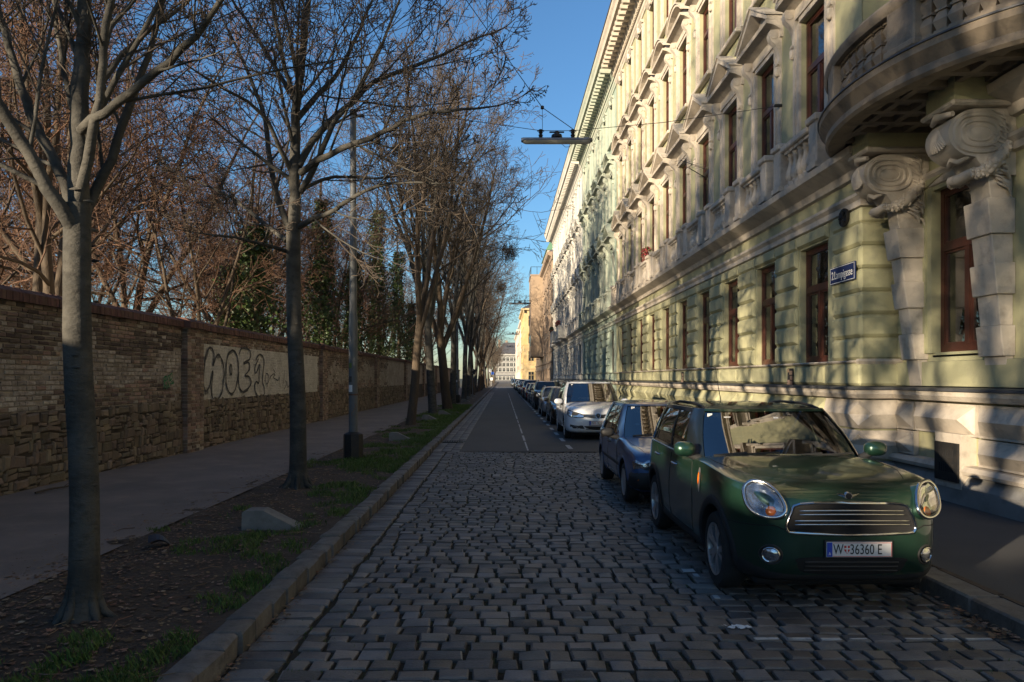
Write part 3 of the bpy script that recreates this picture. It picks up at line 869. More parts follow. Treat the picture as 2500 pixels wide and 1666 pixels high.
b=MB(); b.cbox(-.15,.12,-.17,.17,0,.92,.02); b.box(-.18,.1,-.2,.2,0,.09); b.cbox(-.2,.1,-.21,.21,.82,.95,.025); PED=b.mesh('pedestal')
b=MB(); b.prism([(0,0),(.52,0.02),(.56,.06),(.56,.2),(.50,.24),(.2,.28),(.14,.3),(0,.3)],-.1,.1,lambda o,z,t:(-o,t,z)); MODI=b.mesh('modillion',40)
Z1,Z2,Z3=6.0,10.55,14.5
CUR=[quadmesh('blind',1.1,2.1,.10),quadmesh('curtain',1.1,2.1,.11,.012)]
def add_window(par,kind,y,z,mats,detail=True,x=.14,cur=None,name='window'):
    w,h,fm,pm=WIN[kind]
    o=obj(name,fm,mats['frame'],par,(x,y,z))
    if detail:
        for p in pm: obj('pane',p,M['glass'],o)
        q=RND.random()
        if cur is None: cur = 0 if q<.35 else (1 if q<.8 else None)
        if cur is not None:
            fr=1 if cur==1 else RND.choice((1.0,.8,1.0))
            obj('blind' if cur==0 else 'curtain',CUR[cur],M['blind'] if cur==0 else M['curtain'],o,(0,0,h*.02+ (h*.96)*(1-fr)),None,(1,(w-.1)/1.1,h*.96/2.1*fr))
    else:
        b_=MB(); b_.box(.012,.018,-w/2+.07,w/2-.07,.07,h-.07)
        if ('fp',kind) not in MATS: MATS[('fp',kind)]=b_.mesh('pane')
        obj('pane',MATS[('fp',kind)],M['farglass'],o)
    return o
def apartment(name,label,y0,y1,ax0,n,mats,lvl=2,X=XA,pitch=PITCH,zo=0.0,balc=None,ztop=18.7):
    """ornate four-storey front; local x=0 is the facade plane, street toward -x, y measured from y0"""
    E=empty(name,(X,y0,zo)); tag(E,label,'building')
    L=y1-y0; ax=[ax0+pitch*k-y0 for k in range(n)]
    S,T=mats['stucco'],mats['trim']
    ops=[(a-.62,a+.62,2.17,4.39) for a in ax]
    b=MB(); wall_sheet(b,0,L,0,5.3,ops); b.build('ground_wall',S,E)
    ops=[(a-.58,a+.58,Z1,Z1+2.9) for a in ax]+[(a-.56,a+.56,Z2,Z2+2.25) for a in ax]+[(a-.51,a+.51,Z3,Z3+2.1) for a in ax]
    b=MB(); wall_sheet(b,0,L,5.3,17.4,ops); b.build('upper_wall',S,E)
    b=MB(); b.box(.55,9,.02,L-.02,0,ztop-.2); b.build('core',M['dark'],E)
    b=MB(); b.box(.0,.56,.0,.02,0,17.4); b.box(0,.56,L-.02,L,0,17.4); b.build('side_wall',S,E)
    b=MB(); b.prism([(-.9,ztop-.02),(9,ztop-.02),(9,ztop+2.6),(4.5,ztop+2.8)],0,L,lambda o,z,t:(o,t,z)); b.build('roof',M['slate'],E)
    # mouldings
    for nm,pr,mm in (('string_course',[(0,4.68),(.07,4.70),(.07,4.80),(.13,4.86),(.13,4.91),(0,4.94)],T),
                     ('cornice',[(0,5.18),(.08,5.2),(.12,5.32),(.30,5.40),(.40,5.45),(.42,5.56),(.10,5.60),(0,5.62)],T),
                     ('architrave_band',[(0,17.05),(.05,17.07),(.05,17.2),(.1,17.26),(.1,17.42),(0,17.44)],T),
                     ('main_cornice',[(0,17.45),(.14,17.48),(.14,17.62),(.24,17.70),(.28,17.76),(.28,18.1),(.92,18.14),(.95,18.36),(1.04,18.5),(1.06,18.62),(0,18.72)],T),
                     ('flashing',[(0,1.695),(.26,1.69),(.26,1.73),(0,1.75)],M['flash']),
                     ('plinth_band',[(0,1.53),(.17,1.55),(.22,1.62),(.22,1.688),(0,1.69)],T),
                     ('plinth_base',[(0,-.3),(.2,-.3),(.2,.42),(.14,.5),(0,.52)],M['greyplinth'] if lvl==2 else T),
                     ('sill_band',[(0,2.12),(.10,2.125),(.13,2.15),(.12,2.168),(0,2.169)],T)):
        b=MB(); mould(b,pr,0,L); b.build(nm,mm,E)
    b=MB(); mould(b,[(0,18.725),(1.1,18.63),(1.1,18.68),(.2,18.86),(0,18.88)],0,L); b.build('gutter',M['flash'],E)
    k=.25
    while k<L-.1:
        obj('modillion',MODI,T,E,(-.28,k,17.78)); k+=.5
    if lvl==2:
        d=MB(); k=.05
        while k<L-.1: d.box(-.215,-.13,k,k+.07,17.50,17.60); k+=.14
        d.build('dentil_row',T,E)
    for i,a in enumerate(ax):
        mid=a+pitch/2
        add_window(E,'g',a,2.17,mats,lvl>=1,x=.14)
        for (kk,zz) in (('1',Z1),('2',Z2),('3',Z3)):
            add_window(E,kk,a,zz,mats,lvl>=1,x=.13)
            for nm,me in SUR[kk].items():
                if nm=='console':
                    for sg_ in (-1,1): obj(nm,me,T,E,(0,a+sg_*(WIN[kk][0]/2+.26),zz))
                else: obj(nm,me,T,E,(0,a,zz))
        for c in range(6):
            if i<n-1 : obj('rusticated_block',BLK['pier'],S,E,(0,mid,2.175+c*.377))
        obj('rusticated_block',BLK['lint'],S,E,(0,a,4.425))
        obj('rusticated_block',BLK['apr_w'],S,E,(0,a,1.752))
        obj('pillow_block',BLK['pil_w'],mats['plinth'],E,(-.02,a,1.05)); obj('pillow_block',BLK['pil_w'],mats['plinth'],E,(-.02,a,.55))
        if i<n-1:
            obj('rusticated_block',BLK['pierl'],S,E,(0,mid,4.425)); obj('rusticated_block',BLK['apr_p'],S,E,(0,mid,1.752))
            obj('pillow_block',BLK['pil_p'],mats['plinth'],E,(-.02,mid,1.05)); obj('pillow_block',BLK['pil_p'],mats['plinth'],E,(-.02,mid,.55))
        # balustrade below the first-floor window
        for s in (-1,1): obj('pedestal',PED,T,E,(-.24,a+s*.86,5.6))
        b=MB(); b.cbox(-.40,-.08,-.66,.66,0,.13,.025)
        if 'rail' not in MATS: MATS['rail']=b.mesh('rail')
        obj('rail',MATS['rail'],T,E,(0,a,6.33))
        if lvl>=1:
            for q in range(5): obj('baluster',BAL,T,E,(-.24,a-.48+.24*q,5.61))
    # thin sheet-metal covers on the pediments
    return E,ax
mB1=dict(stucco=M['stucco'],trim=M['trim'],frame=M['frame'],plinth=M['stucco'])
B1,ax1=apartment('apartment_building','pale green ornate apartment house with triangular pediments and curved corner balcony',Y1,38.3,AX0,10,mB1,2)
# corner blocks of building 1 wrap round the step toward the viewer
for c in range(6):
    b=MB(); b.cbox(-.085,.62,-.085,.98,0,.366,.05); b.build('corner_block',M['stucco'],B1,loc=(0,0,2.175+c*.377))
b=MB(); b.cbox(-.075,.62,-.075,.98,0,.25,.035); b.build('corner_block',M['stucco'],B1,loc=(0,0,4.425))
b=MB(); b.cbox(-.11,.62,-.11,1.2,0,.37,.04); b.build('corner_block',M['stucco'],B1,loc=(0,0,1.752))
b=MB(); b.box(.003,.62,-.005,.025,0,17.4); b.build('step_wall',M['stucco'],B1)
def corner_pillow(z):
    b=MB(); h=.47; o=.17; o1=.05
    x1=.62; y1=1.2
    # outline runs along the street face and round the corner; ridge meets in a diamond
    b.add([(-o1,y1,0),(-o1,-o1,0),(x1,-o1,0),(-o1,y1,h),(-o1,-o1,h),(x1,-o1,h),(-o,y1-.16,h/2),(-o,.10,h/2),(.10,-o,h/2),(x1-.12,-o,h/2),(-o*.62,-o*.62,h*.12),(-o*.62,-o*.62,h*.88)],
          [(0,1,10,7,6),(1,2,9,8,10),(3,6,7,11,4),(5,4,11,8,9),(7,10,8,11),(0,6,3),(2,5,9)])
    return b.build('pillow_block',M['trim'],B1,loc=(-.02,0,z))
corner_pillow(1.05); corner_pillow(.55)
for nm,pr,mm in (('string_return',[(0,4.68),(.07,4.70),(.07,4.80),(.13,4.86),(.13,4.91),(0,4.94)],M['trim']),
                 ('cornice_return',[(0,5.18),(.08,5.2),(.12,5.32),(.30,5.40),(.40,5.45),(.42,5.56),(0,5.62)],M['trim']),
                 ('plinth_return',[(0,1.53),(.17,1.55),(.22,1.62),(.22,1.688),(0,1.69)],M['trim']),
                 ('flashing_return',[(0,1.695),(.26,1.69),(.26,1.73),(0,1.75)],M['flash']),
                 ('sill_return',[(0,2.10),(.09,2.105),(.12,2.15),(.09,2.19),(0,2.2)],M['trim']),
                 ('base_return',[(0,-.3),(.2,-.3),(.2,.42),(.14,.5),(0,.52)],M['greyplinth'])):
    b=MB(); n=len(pr)
    # street piece end to mitre, then across the step
    b.loft([[(-o,-o,z) for o,z in pr],[(.62,-o,z) for o,z in pr]],True,True)
    b.loft([[(-o,-o,z) for o,z in pr],[(-o,.01,z) for o,z in pr]],True,True)
    b.build(nm,mm,B1)
# ---- recessed corner bay in front of the step (X = 6.5), with corbels and bowed balcony
BX=XB-XA; YB0=-13.5
b=MB(); wy=10.46-Y1
BAYX=[7.0-2.55*k-Y1 for k in range(4)]
bops=[(wy-.64,wy+.64,2.26,4.70)]+[(wy-.58,wy+.58,Z1,Z1+2.9),(wy-.56,wy+.56,Z2,Z2+2.25),(wy-.51,wy+.51,Z3,Z3+2.1)]
for a in BAYX: bops+=[(a-.62,a+.62,2.17,4.39),(a-.58,a+.58,Z1,Z1+2.9),(a-.56,a+.56,Z2,Z2+2.25),(a-.51,a+.51,Z3,Z3+2.1)]
wall_sheet(b,YB0,0,0,17.4,bops,.2,BX); b.build('bay_wall',M['stucco'],B1)
for a in [wy]+BAYX:
    if a!=wy: add_window(B1,'g',a,2.17,mB1,True,x=BX+.14)
    for kk,zz in (('1',Z1),('2',Z2),('3',Z3)):
        add_window(B1,kk,a,zz,mB1,True,x=BX+.13)
        for nm,me in SUR[kk].items():
            if nm=='console':
                for sg_ in (-1,1): obj(nm,me,M['trim'],B1,(BX,a+sg_*(WIN[kk][0]/2+.26),zz))
            else: obj(nm,me,M['trim'],B1,(BX,a,zz))
for nm,pr in (('bay_cornice',[(0,5.18),(.08,5.2),(.12,5.32),(.30,5.40),(.40,5.45),(.42,5.56),(.10,5.60),(0,5.62)]),('bay_main_cornice',[(0,17.45),(.14,17.48),(.14,17.62),(.24,17.70),(.28,17.76),(.28,18.1),(.92,18.14),(.95,18.36),(1.04,18.5),(1.06,18.62),(0,18.72)])):
    q=MB(); mould(q,pr,YB0,-2.0 if 'main' not in nm else -.01,BX); q.build(nm,M['trim'],B1)
b=MB(); b.box(BX+.5,9,YB0,0,0,18.4); b.build('bay_core',M['dark'],B1)
fm,pm=window_meshes(1.28,2.44,.64,.085)
bw=obj('window',fm,M['frame'],B1,(BX+.12,wy,2.26))
for p in pm: obj('pane',p,M['glass'],bw)
b=MB()
for k in range(58): b.box(.055,.062,-.57,.57,.06+.04*k,.06+.04*k+.032)
b.build('blind',M['blind'],bw)
b=MB(); b.cbox(-.12,.15,-.72,.72,-.1,-.01,.03); b.build('sill',M['trim'],bw)
b=MB()
for s in (-1,1):
    y=lambda v0,v1:(min(s*v0,s*v1),max(s*v0,s*v1))
    b.box(-.05,0,*y(.64,.80),-.01,2.5); b.box(-.075,0,*y(.76,.83),-.01,2.52)
for k in range(10):
    t0=-1+2*k/10; t1=-1+2*(k+1)/10
    f=lambda t:2.46+.17*math.cos(t*PI/2)
    b.prism([(.84*t0,f(t0)),(.84*t1,f(t1)),(.84*t1,f(t1)+.14),(.84*t0,f(t0)+.14)],0,.09,lambda p,q,t:(-t,p,q))
    b.prism([(.84*t0,2.43),(.84*t1,2.43),(.84*t1,f(t1)),(.84*t0,f(t0))],0,.03,lambda p,q,t:(-t,p,q))
b.build('window_head',M['stucco'],B1,loc=(BX,wy,2.26),smooth=30)
for c in range(7):
    zz=2.175+c*.377
    for (ya,yb) in [(8.0-Y1,8.95-Y1),(11.72-Y1,-.09)]+[(a+.70,a+PITCH-.66) for a in BAYX[1:]]:
        b=MB(); b.cbox(BX-.085,BX+.02,ya,yb,zz,zz+.366,.045); b.build('rusticated_course',M['stucco'],B1)
for nm,pr,mm in (('bay_band',[(0,1.53),(.17,1.55),(.22,1.62),(.22,1.688),(0,1.69)],M['trim']),('bay_flashing',[(0,1.695),(.26,1.69),(.26,1.73),(0,1.75)],M['flash']),
                 ('bay_base',[(0,-.3),(.2,-.3),(.2,.38),(.15,.46),(.1,.52),(0,.53)],M['greyplinth']),('bay_torus',[(0,.52),(.1,.52),(.2,.55),(.22,.6),(.17,.66),(0,.67)],M['trim']),
                 ('bay_string',[(0,4.74),(.07,4.76),(.07,4.85),(.13,4.91),(.13,4.96),(0,5.0)],M['trim']),('bay_apron',[(0,1.76),(.09,1.76),(.09,2.12),(0,2.13)],M['stucco'])):
    b=MB(); mould(b,pr,YB0,-.015,BX); b.build(nm,mm,B1)
b=MB()
def plb(l): return ridge_mesh(l,.44,.2,'pillow_block',.2)
for (ya,yb,zz) in ((11.5,12.0,1.07),(9.98,11.47,1.07),(8.2,9.95,1.07),(6.2,8.17,1.07),(11.5,12.0,.68),(8.2,9.95,.68),(6.2,8.17,.68)):
    obj('pillow_block',ridge_mesh(yb-ya-.02,.44 if zz>1 else .37,.2,'pillow_block',.2),M['trim'],B1,(BX-.03,(ya+yb)/2-Y1,zz))
vg=empty('vent_plate',(XB-.245,10.42,.70)); vg.parent=B1; vg.location=(BX-.245,10.42-Y1,.70)
b=MB(); b.box(0,.03,-.27,.27,-.27,.27); pl=b.build('plate',M['iron'],B1,loc=(BX-.245,10.42-Y1,.70))
bpy.data.objects.remove(vg)
b=MB()
for r_ in range(2):
    for k in range(7): b.box(-.004,.002,-.17+.05*k,-.17+.05*k+.022,-.14+.2*r_,-.02+.2*r_)
tag(b.build('slots',M['dark'],pl),kind='stuff')
b=MB(); b.box(0,.22,-.3,.3,-.36,.4); b.build('vent_panel',M['trim'],B1,loc=(BX-.215,10.42-Y1,.70))
# corbel pilasters
GARL=MB(); rgn=random.Random(3)
for k in range(170):
    t=rgn.random(); ang=-2.6+t*2.3
    c=Vector((-.42+.40*math.cos(ang)*-1, -.05+.30*math.sin(ang*1.0), -.12-.20*math.sin(t*PI)))
    c+=Vector((rgn.gauss(0,.05),rgn.gauss(0,.05),rgn.gauss(0,.05))); s=rgn.uniform(.022,.045)
    GARL.lathe([(s*.2,-s),(s*.9,-s*.5),(s,.0),(s*.8,s*.6),(s*.2,s)],6,tuple(c))
GARLM=GARL.mesh('garland',70)
def rvec_(r):
    while True:
        v=Vector((r.uniform(-1,1),r.uniform(-1,1),r.uniform(-1,1)))
        if .05<v.length<1: return v.normalized()
def corbel(yn,yf,o0,o1,osc):
    """scrolled console: near side yn, far side yf; leans out from o0 at its foot to o1 below the scroll"""
    hw=(yf-yn)/2; yc=(yf+yn)/2
    C=empty('corbel',(0,yc-Y1,0),parent=B1)
    out=lambda z:o0+(z-2.15)*(o1-o0)/2.0
    def frus(z0,z1,hh,ex,m,nm):
        b=MB(); q0,q1=out(z0)+ex,out(z1)+ex
        b.add([(BX,-hh,z0),(BX,hh,z0),(BX-q0,hh,z0),(BX-q0,-hh,z0),(BX,-hh,z1),(BX,hh,z1),(BX-q1,hh,z1),(BX-q1,-hh,z1)],[(0,3,2,1),(4,5,6,7),(0,4,7,3),(1,2,6,5),(2,3,7,6),(0,1,5,4)])
        o=b.build(nm,m,C)
        bv=o.modifiers.new('bevel','BEVEL'); bv.width=.012; bv.segments=2
    T=M['trim']
    frus(1.755,2.16,hw*.92,-.02,T,'pedestal_block')
    for k,(z0,z1) in enumerate(((2.16,2.55),(2.55,2.95),(2.95,3.35),(3.35,3.72),(3.72,4.17))):
        w=(k%2==0); frus(z0+(0 if w else .002),z1-(.0 if w else .002),hw+.015 if w else hw-.03,.035 if w else 0,T,'console_block' if w else 'console_shaft')
    frus(4.172,4.60,hw-.04,-.04,T,'console_neck')
    cx=osc-.40
    b=MB(); prof=[(0,4.45),(cx*.55,4.47),(cx*.85,4.50),(cx,4.60),(cx+.05,4.68)]
    for k in range(13):
        a=rad(-62+k*12.8); prof.append((cx+.40*math.cos(a),4.985+.315*math.sin(a)))
    prof+=[(cx-.05,5.30),(0,5.305)]
    b.prism(prof,-hw-.02,hw+.02,lambda o,z,t:(BX-o,t,z)); b.build('scroll',T,C,smooth=35)
    for s in (-1,1):
        b=MB()
        for (ra,rz_,tr) in ((.32,.235,.028),(.235,.16,.024),(.15,.09,.02)):
            pts=[]
            for k in range(25):
                a=2*PI*k/24; e=lambda v,p:math.copysign(abs(v)**p,v)
                pts.append((BX-cx+.0+ra*e(math.cos(a),.75),s*(hw+.022),4.98+rz_*e(math.sin(a),.85)))
            b.tube(pts,tr,6,False)
        b.grid(lambda u,v:(BX-cx+.18*math.cos(2*PI*u)*v,s*(hw+.02+.035*(1-v*v)),4.98+.10*math.sin(2*PI*u)*v),20,3)
        tag(b.build('oval_relief',T,C,smooth=50),kind='stuff')
    # shell, beads and lip on the front face
    b=MB()
    for k in range(9):
        a=rad(-70+k*17.5); b.tube([(BX-osc+.02,0,5.10),(BX-osc-.02*math.cos(a),.11*math.sin(a)*hw/.25,4.98-.05*math.cos(a)),(BX-osc+.01,.2*math.sin(a)*hw/.25,4.87-.06*math.cos(a))],[.012,.028,.012],6)
    b.tube([(BX-cx-.1,-hw*.9,4.70),(BX-cx-.17,-hw*.4,4.66),(BX-cx-.19,0,4.72),(BX-cx-.17,hw*.4,4.66),(BX-cx-.1,hw*.9,4.70)],[.03,.04,.05,.04,.03],6)
    b.tube([(BX-osc+.08,-hw*.95,5.24),(BX-osc,0,5.26),(BX-osc+.08,hw*.95,5.24)],[.035,.05,.035],7)
    tag(b.build('shell_relief',T,C,smooth=60),kind='stuff')
    # leaf garland slung under the scroll: from the flank round the front
    G=MB(); rgn=random.Random(int(yn*7))
    for side in (-1,1):
        P=[]
        for k in range(13):
            u=k/12; P.append(Vector((BX-.10-(cx*.92)*u,side*(hw+.035-.10*max(0,u-.75)),4.86-.40*math.sin(u*1.72)+.02*u)))
        R_=[.035+.05*math.sin(PI*min(1,.15+.85*k/12)) for k in range(13)]
        G.tube([tuple(p) for p in P],R_,8)
        for q in range(190):
            f=rgn.random()*12; k=min(int(f),11); c=P[k].lerp(P[k+1],f-k); r=R_[k]; d=rvec_(rgn); c=c+d*r*.95; s=rgn.uniform(.018,.036)
            G.lathe([(s*.2,-s),(s*.95,-s*.3),(s*.9,.3*s),(s*.2,s)],5,tuple(c))
    G.tube([(BX-.10-cx*.92,-hw-.01,4.50),(BX-.12-cx*.95,0,4.46),(BX-.10-cx*.92,hw+.01,4.50)],[.06,.075,.06],8)
    tag(G.build('garland',T,C,smooth=60,fix=False),kind='stuff')
    b=MB(); r4=random.Random(int(yn*10))
    for s in (-1,1):
        for k in range(16):
            z=5.22-.062*k; x=BX-.10-.10*r4.random(); w=.07*r4.uniform(.6,1.2)
            b.tube([(x-.13,s*(hw+.01),z+.07),(x,s*(hw+.045),z),(x+.05,s*(hw+.02),z-.10)],[.012,w*.45,.010],6)
        b.lathe([(.01,-.04),(.05,-.03),(.06,0),(.05,.03),(.01,.04)],9,(BX-.06,s*(hw+.03),5.02),'y')
    tag(b.build('acanthus',T,C,smooth=60),kind='stuff')
    b=MB(); b.cbox(BX-osc+.04,BX,-hw-.08,hw+.08,5.385,5.70,.01); b.build('impost',M['stucco'],C)
    for nm,z0,z1,ex in (('impost_base',5.308,5.382,.05),('impost_cap',5.703,5.79,.07)):
        b=MB(); b.cbox(BX-osc+.04-ex,BX,-hw-.08-ex,hw+.08+ex,z0,z1,.025); b.build(nm,T,C)
    return C
corbel(11.27,11.63,.17,.46,1.0); corbel(9.36,9.83,.12,.32,.86)
# bowed balcony
CY,EA,EB=10.35-Y1,2.65,1.60
def bow(t,o=0.0):
    a=PI*t; return Vector((BX-(EB+o)*math.sin(a),CY+(EA+o)*math.cos(a),0))
NB=48
def sweep(name,prof,m,parent,smooth=35):
    b=MB(); b.loft([[tuple(bow(k/NB,o)+Vector((0,0,z))) for o,z in prof] for k in range(NB+1)],True,True); return b.build(name,m,parent,smooth=smooth)
BAL_=empty('balcony',(0,0,0),parent=B1)
sweep('rim',[(-.3,5.60),(-.04,5.56),(0,5.60),(.0,5.68),(-.03,5.70),(.03,5.78),(.09,5.84),(.10,5.92),(-.3,5.94)],M['oldstone'],BAL_)
sweep('rim_flashing',[(-.3,5.942),(.12,5.924),(.12,5.945),(-.3,5.965)],M['flash'],BAL_)
b=MB(); b.poly([tuple(bow(k/NB,-.2)+Vector((0,0,5.70))) for k in range(NB+1)]); b.poly([tuple(bow(k/NB,-.2)+Vector((0,0,5.93))) for k in range(NB+1)]); b.build('slab',M['oldstone'],BAL_)
b=MB()
for k in range(-5,6):
    y=CY+k*.44; 
    xx=(EB-.22)*math.sqrt(max(0,1-((y-CY)/(EA-.22))**2))
    if xx>.2: b.box(BX-xx,BX,y-.055,y+.055,5.60,5.71)
for k in range(1,4):
    xo=.38*k; yy=(EA-.22)*math.sqrt(max(0,1-(xo/(EB-.22))**2)); b.box(BX-xo-.05,BX-xo+.05,CY-yy,CY+yy,5.605,5.705)
for i in range(-5,5):
    for j in range(4):
        y=CY+(i+.5)*.44; xo=.38*j+.19
        if ((y-CY)/(EA-.3))**2+(xo/(EB-.25))**2<.85: b.box(BX-xo-.08,BX-xo+.08,y-.1,y+.1,5.66,5.708)
b.build('coffered_soffit',M['oldstone'],BAL_)
sweep('plinth_course',[(-.34,5.94),(-.05,5.94),(-.05,6.05),(-.34,6.05)],M['oldstone'],BAL_)
sweep('handrail',[(-.36,6.60),(-.02,6.58),(.02,6.64),(.02,6.70),(-.05,6.78),(-.33,6.80)],M['oldstone'],BAL_)
bb=MB(); h=.56
for (r0,r1,za,zb_) in ((.085,.085,0,.05),(.06,.095,.05,.16),(.095,.05,.16,.28),(.075,.075,.28,.31),(.055,.09,.31,.42),(.09,.06,.42,.50),(.09,.09,.50,.56)):
    bb.loft([[(r0,r0,za),(-r0,r0,za),(-r0,-r0,za),(r0,-r0,za)],[(r1,r1,zb_),(-r1,r1,zb_),(-r1,-r1,zb_),(r1,-r1,zb_)]],True,True)
SQB=bb.mesh('baluster')
for k in range(27):
    t=.135+k*.73/26
    p=bow(t,-.19); a=PI*t; rz_=math.atan2(-EA*math.sin(a),-EB*math.cos(a)) 
    if k in (8,9,17,18):
        if k in (8,17):
            b=MB(); b.cbox(-.24,.24,-.17,.17,0,.62,.02); b.cbox(-.27,.27,-.2,.2,0,.1,.02); b.build('pedestal',M['oldstone'],BAL_,loc=tuple(bow(.135+(k+.5)*.73/26,-.19)+Vector((0,0,6.0))),rot=(0,0,rz_))
        continue
    obj('baluster',SQB,M['oldstone'],BAL_,(p.x,p.y,6.045),(0,0,rz_))
for t in (.10,.90):
    p=bow(t,-.17); a=PI*t; rz_=math.atan2(-EA*math.sin(a),-EB*math.cos(a))
    b=MB(); b.cbox(-.16,.16,-.17,.17,0,.66,.02); b.cbox(-.19,.19,-.2,.2,.58,.84,.03); b.build('pedestal',M['oldstone'],BAL_,loc=(p.x,p.y,6.0),rot=(0,0,rz_))
# medallion, broken vents
b=MB(); b.lathe([(.01,-.03),(.15,-.03),(.16,-.01),(.15,.02),(.01,.03)],20,(0,0,0),'x')
for k in range(8): a=k*PI/4; b.tube([(-.035,.03*math.cos(a),.03*math.sin(a)),(-.035,.12*math.cos(a),.12*math.sin(a))],[.012,.02],5)
b.lathe([(.01,-.05),(.035,-.03),(.04,0)],8,(0,0,0),'x')
b.build('iron_rosette',M['iron'],B1,loc=(-.105,.42,4.60),smooth=50)
for (yy,s) in ((14.85,1),(23.75,1)):
    V=MB(); V.box(-.115,-.10,-.14,.14,-.17,.17); vo=V.build('broken_vent',M['dark'],B1,loc=(-.002,yy-Y1,1.90))
    for (a,c,d,e) in ((-.13,-.02,-.16,-.08),(-.13,-.03,-.07,.02),(-.12,0,.04,.12),(.02,.12,-.16,-.06),(.04,.13,.09,.16)):
        q=MB(); q.cbox(-.135,-.11,a,c,d,e,.008); q.build('brick',M['brick'],vo)
# street name plate
def text_mesh(s,size,name='lettering',ext=.0015):
    c=bpy.data.curves.new(name,'FONT'); c.body=s; c.size=size; c.align_x='CENTER'; c.align_y='CENTER'; c.extrude=ext
    c.resolution_u=3
    o=bpy.data.objects.new(name,c); COL.objects.link(o)
    dg=bpy.context.evaluated_depsgraph_get(); me=bpy.data.meshes.new_from_object(o.evaluated_get(dg)); bpy.data.objects.remove(o); me.name=name
    me.materials.clear()
    return me
sg=empty('street_sign',(5.785,12.56,3.655),(PI/2,0,-PI/2)); tag(sg,'dark blue enamel street name plate with white lettering on the corner pier','sign')
b=MB(); b.cbox(-.46,.46,-.15,.15,-.012,.012,.005); b.build('plate',M['signblue'],sg)
b=MB()
for (x0,x1,y0,y1) in ((-.445,.445,.128,.137),(-.445,.445,-.137,-.128),(-.445,-.436,-.128,.128),(.436,.445,-.128,.128)): b.box(x0,x1,y0,y1,.010,.0135)
b.build('border',M['whitelet'],sg)
t=obj('lettering',text_mesh('2.Lampigasse',.185),M['whitelet'],sg,(0,-.005,.0145),None,(.80,1.05,1))
ta=empty('television_aerial',tuple(px(1690,402,21.4))); tag(ta,'small metal television aerial fixed to the front of the pale green house','aerial')
o_=ta.location
b=MB(); b.tube([(XA-o_.x,.1,-.35),(-.1,0,-.1),(0,0,.02)],.014,6); b.build('bracket',M['iron'],ta)
b=MB(); b.tube([(-.42,-.25,.06),(.45,.25,-.06)],.010,6); b.build('boom',M['zinc'],ta)
for k in range(8):
    t=-.4+.11*k; b=MB(); b.tube([(t*1.05-.10,t*.6+.17,-t*.14),(t*1.05+.10,t*.6-.17,-t*.14)],.006,5); b.build('element',M['zinc'],ta)
# ---- buildings further down the street
mB2=dict(stucco=M['stucco2'],trim=M['trim2'],frame=M['darkframe'],plinth=M['stucco2'])
B2,_=apartment('apartment_building','grey green ornate apartment house next to the pale green one',38.32,54.6,39.9,6,mB2,1,pitch=2.58)
mB3=dict(stucco=M['stucco3'],trim=M['trim3'],frame=M['darkframe'],plinth=M['stucco3'])
B3,_=apartment('apartment_building','white ornate apartment house with flower boxes on small balconies',54.62,86.5,56.3,12,mB3,0,pitch=2.6)
for (yy,lab) in ((66.5,0),(75,1)):
    bo=empty('balcony',(-.55,yy-54.62,5.6),parent=B3)
    b=MB(); b.cbox(-.45,.55,-1.3,1.3,-.2,.0,.04); b.build('slab',M['trim3'],bo)
    b=MB(); b.cbox(-.45,-.35,-1.3,1.3,0,.95,.02); b.box(-.35,.5,-1.3,-1.2,0,.93); b.box(-.35,.5,1.2,1.3,0,.93); b.build('parapet',M['stucco3'],bo)
    fb=empty('flower_box',(XA-.98,yy,6.58)); tag(fb,'red flower box on the near white balcony' if lab==0 else 'green planted flower box on the farther white balcony','flower box')
    b=MB(); b.cbox(-.12,.12,-1.1,1.1,-.03,.16,.02); b.build('trough',M['planter'],fb)
    b=MB()
    for k in range(90):
        c=(RND.uniform(-.14,.14),RND.uniform(-1.1,1.1),RND.uniform(.12,.4)); s=RND.uniform(.04,.09); b.lathe([(s*.2,-s),(s,0),(s*.2,s)],5,c)
    b.build('flowers',M['flower'] if lab==0 else M['ivy'],fb)
fb=empty('flower_box',(XA-.27,AX0+PITCH*6,6.48)); tag(fb,'pink flowering pot plant on a balustrade of the pale green house','flower box')
b=MB(); b.cbox(-.1,.1,-.3,.3,-.02,.14,.02); b.build('trough',M['planter'],fb)
b=MB()
for k in range(70):
    c=(RND.uniform(-.14,.14),RND.uniform(-.35,.35),RND.uniform(.1,.5)); s=RND.uniform(.03,.07); b.lathe([(s*.2,-s),(s,0),(s*.2,s)],5,c)
b.build('flowers',M['flower'],fb)
WM={}
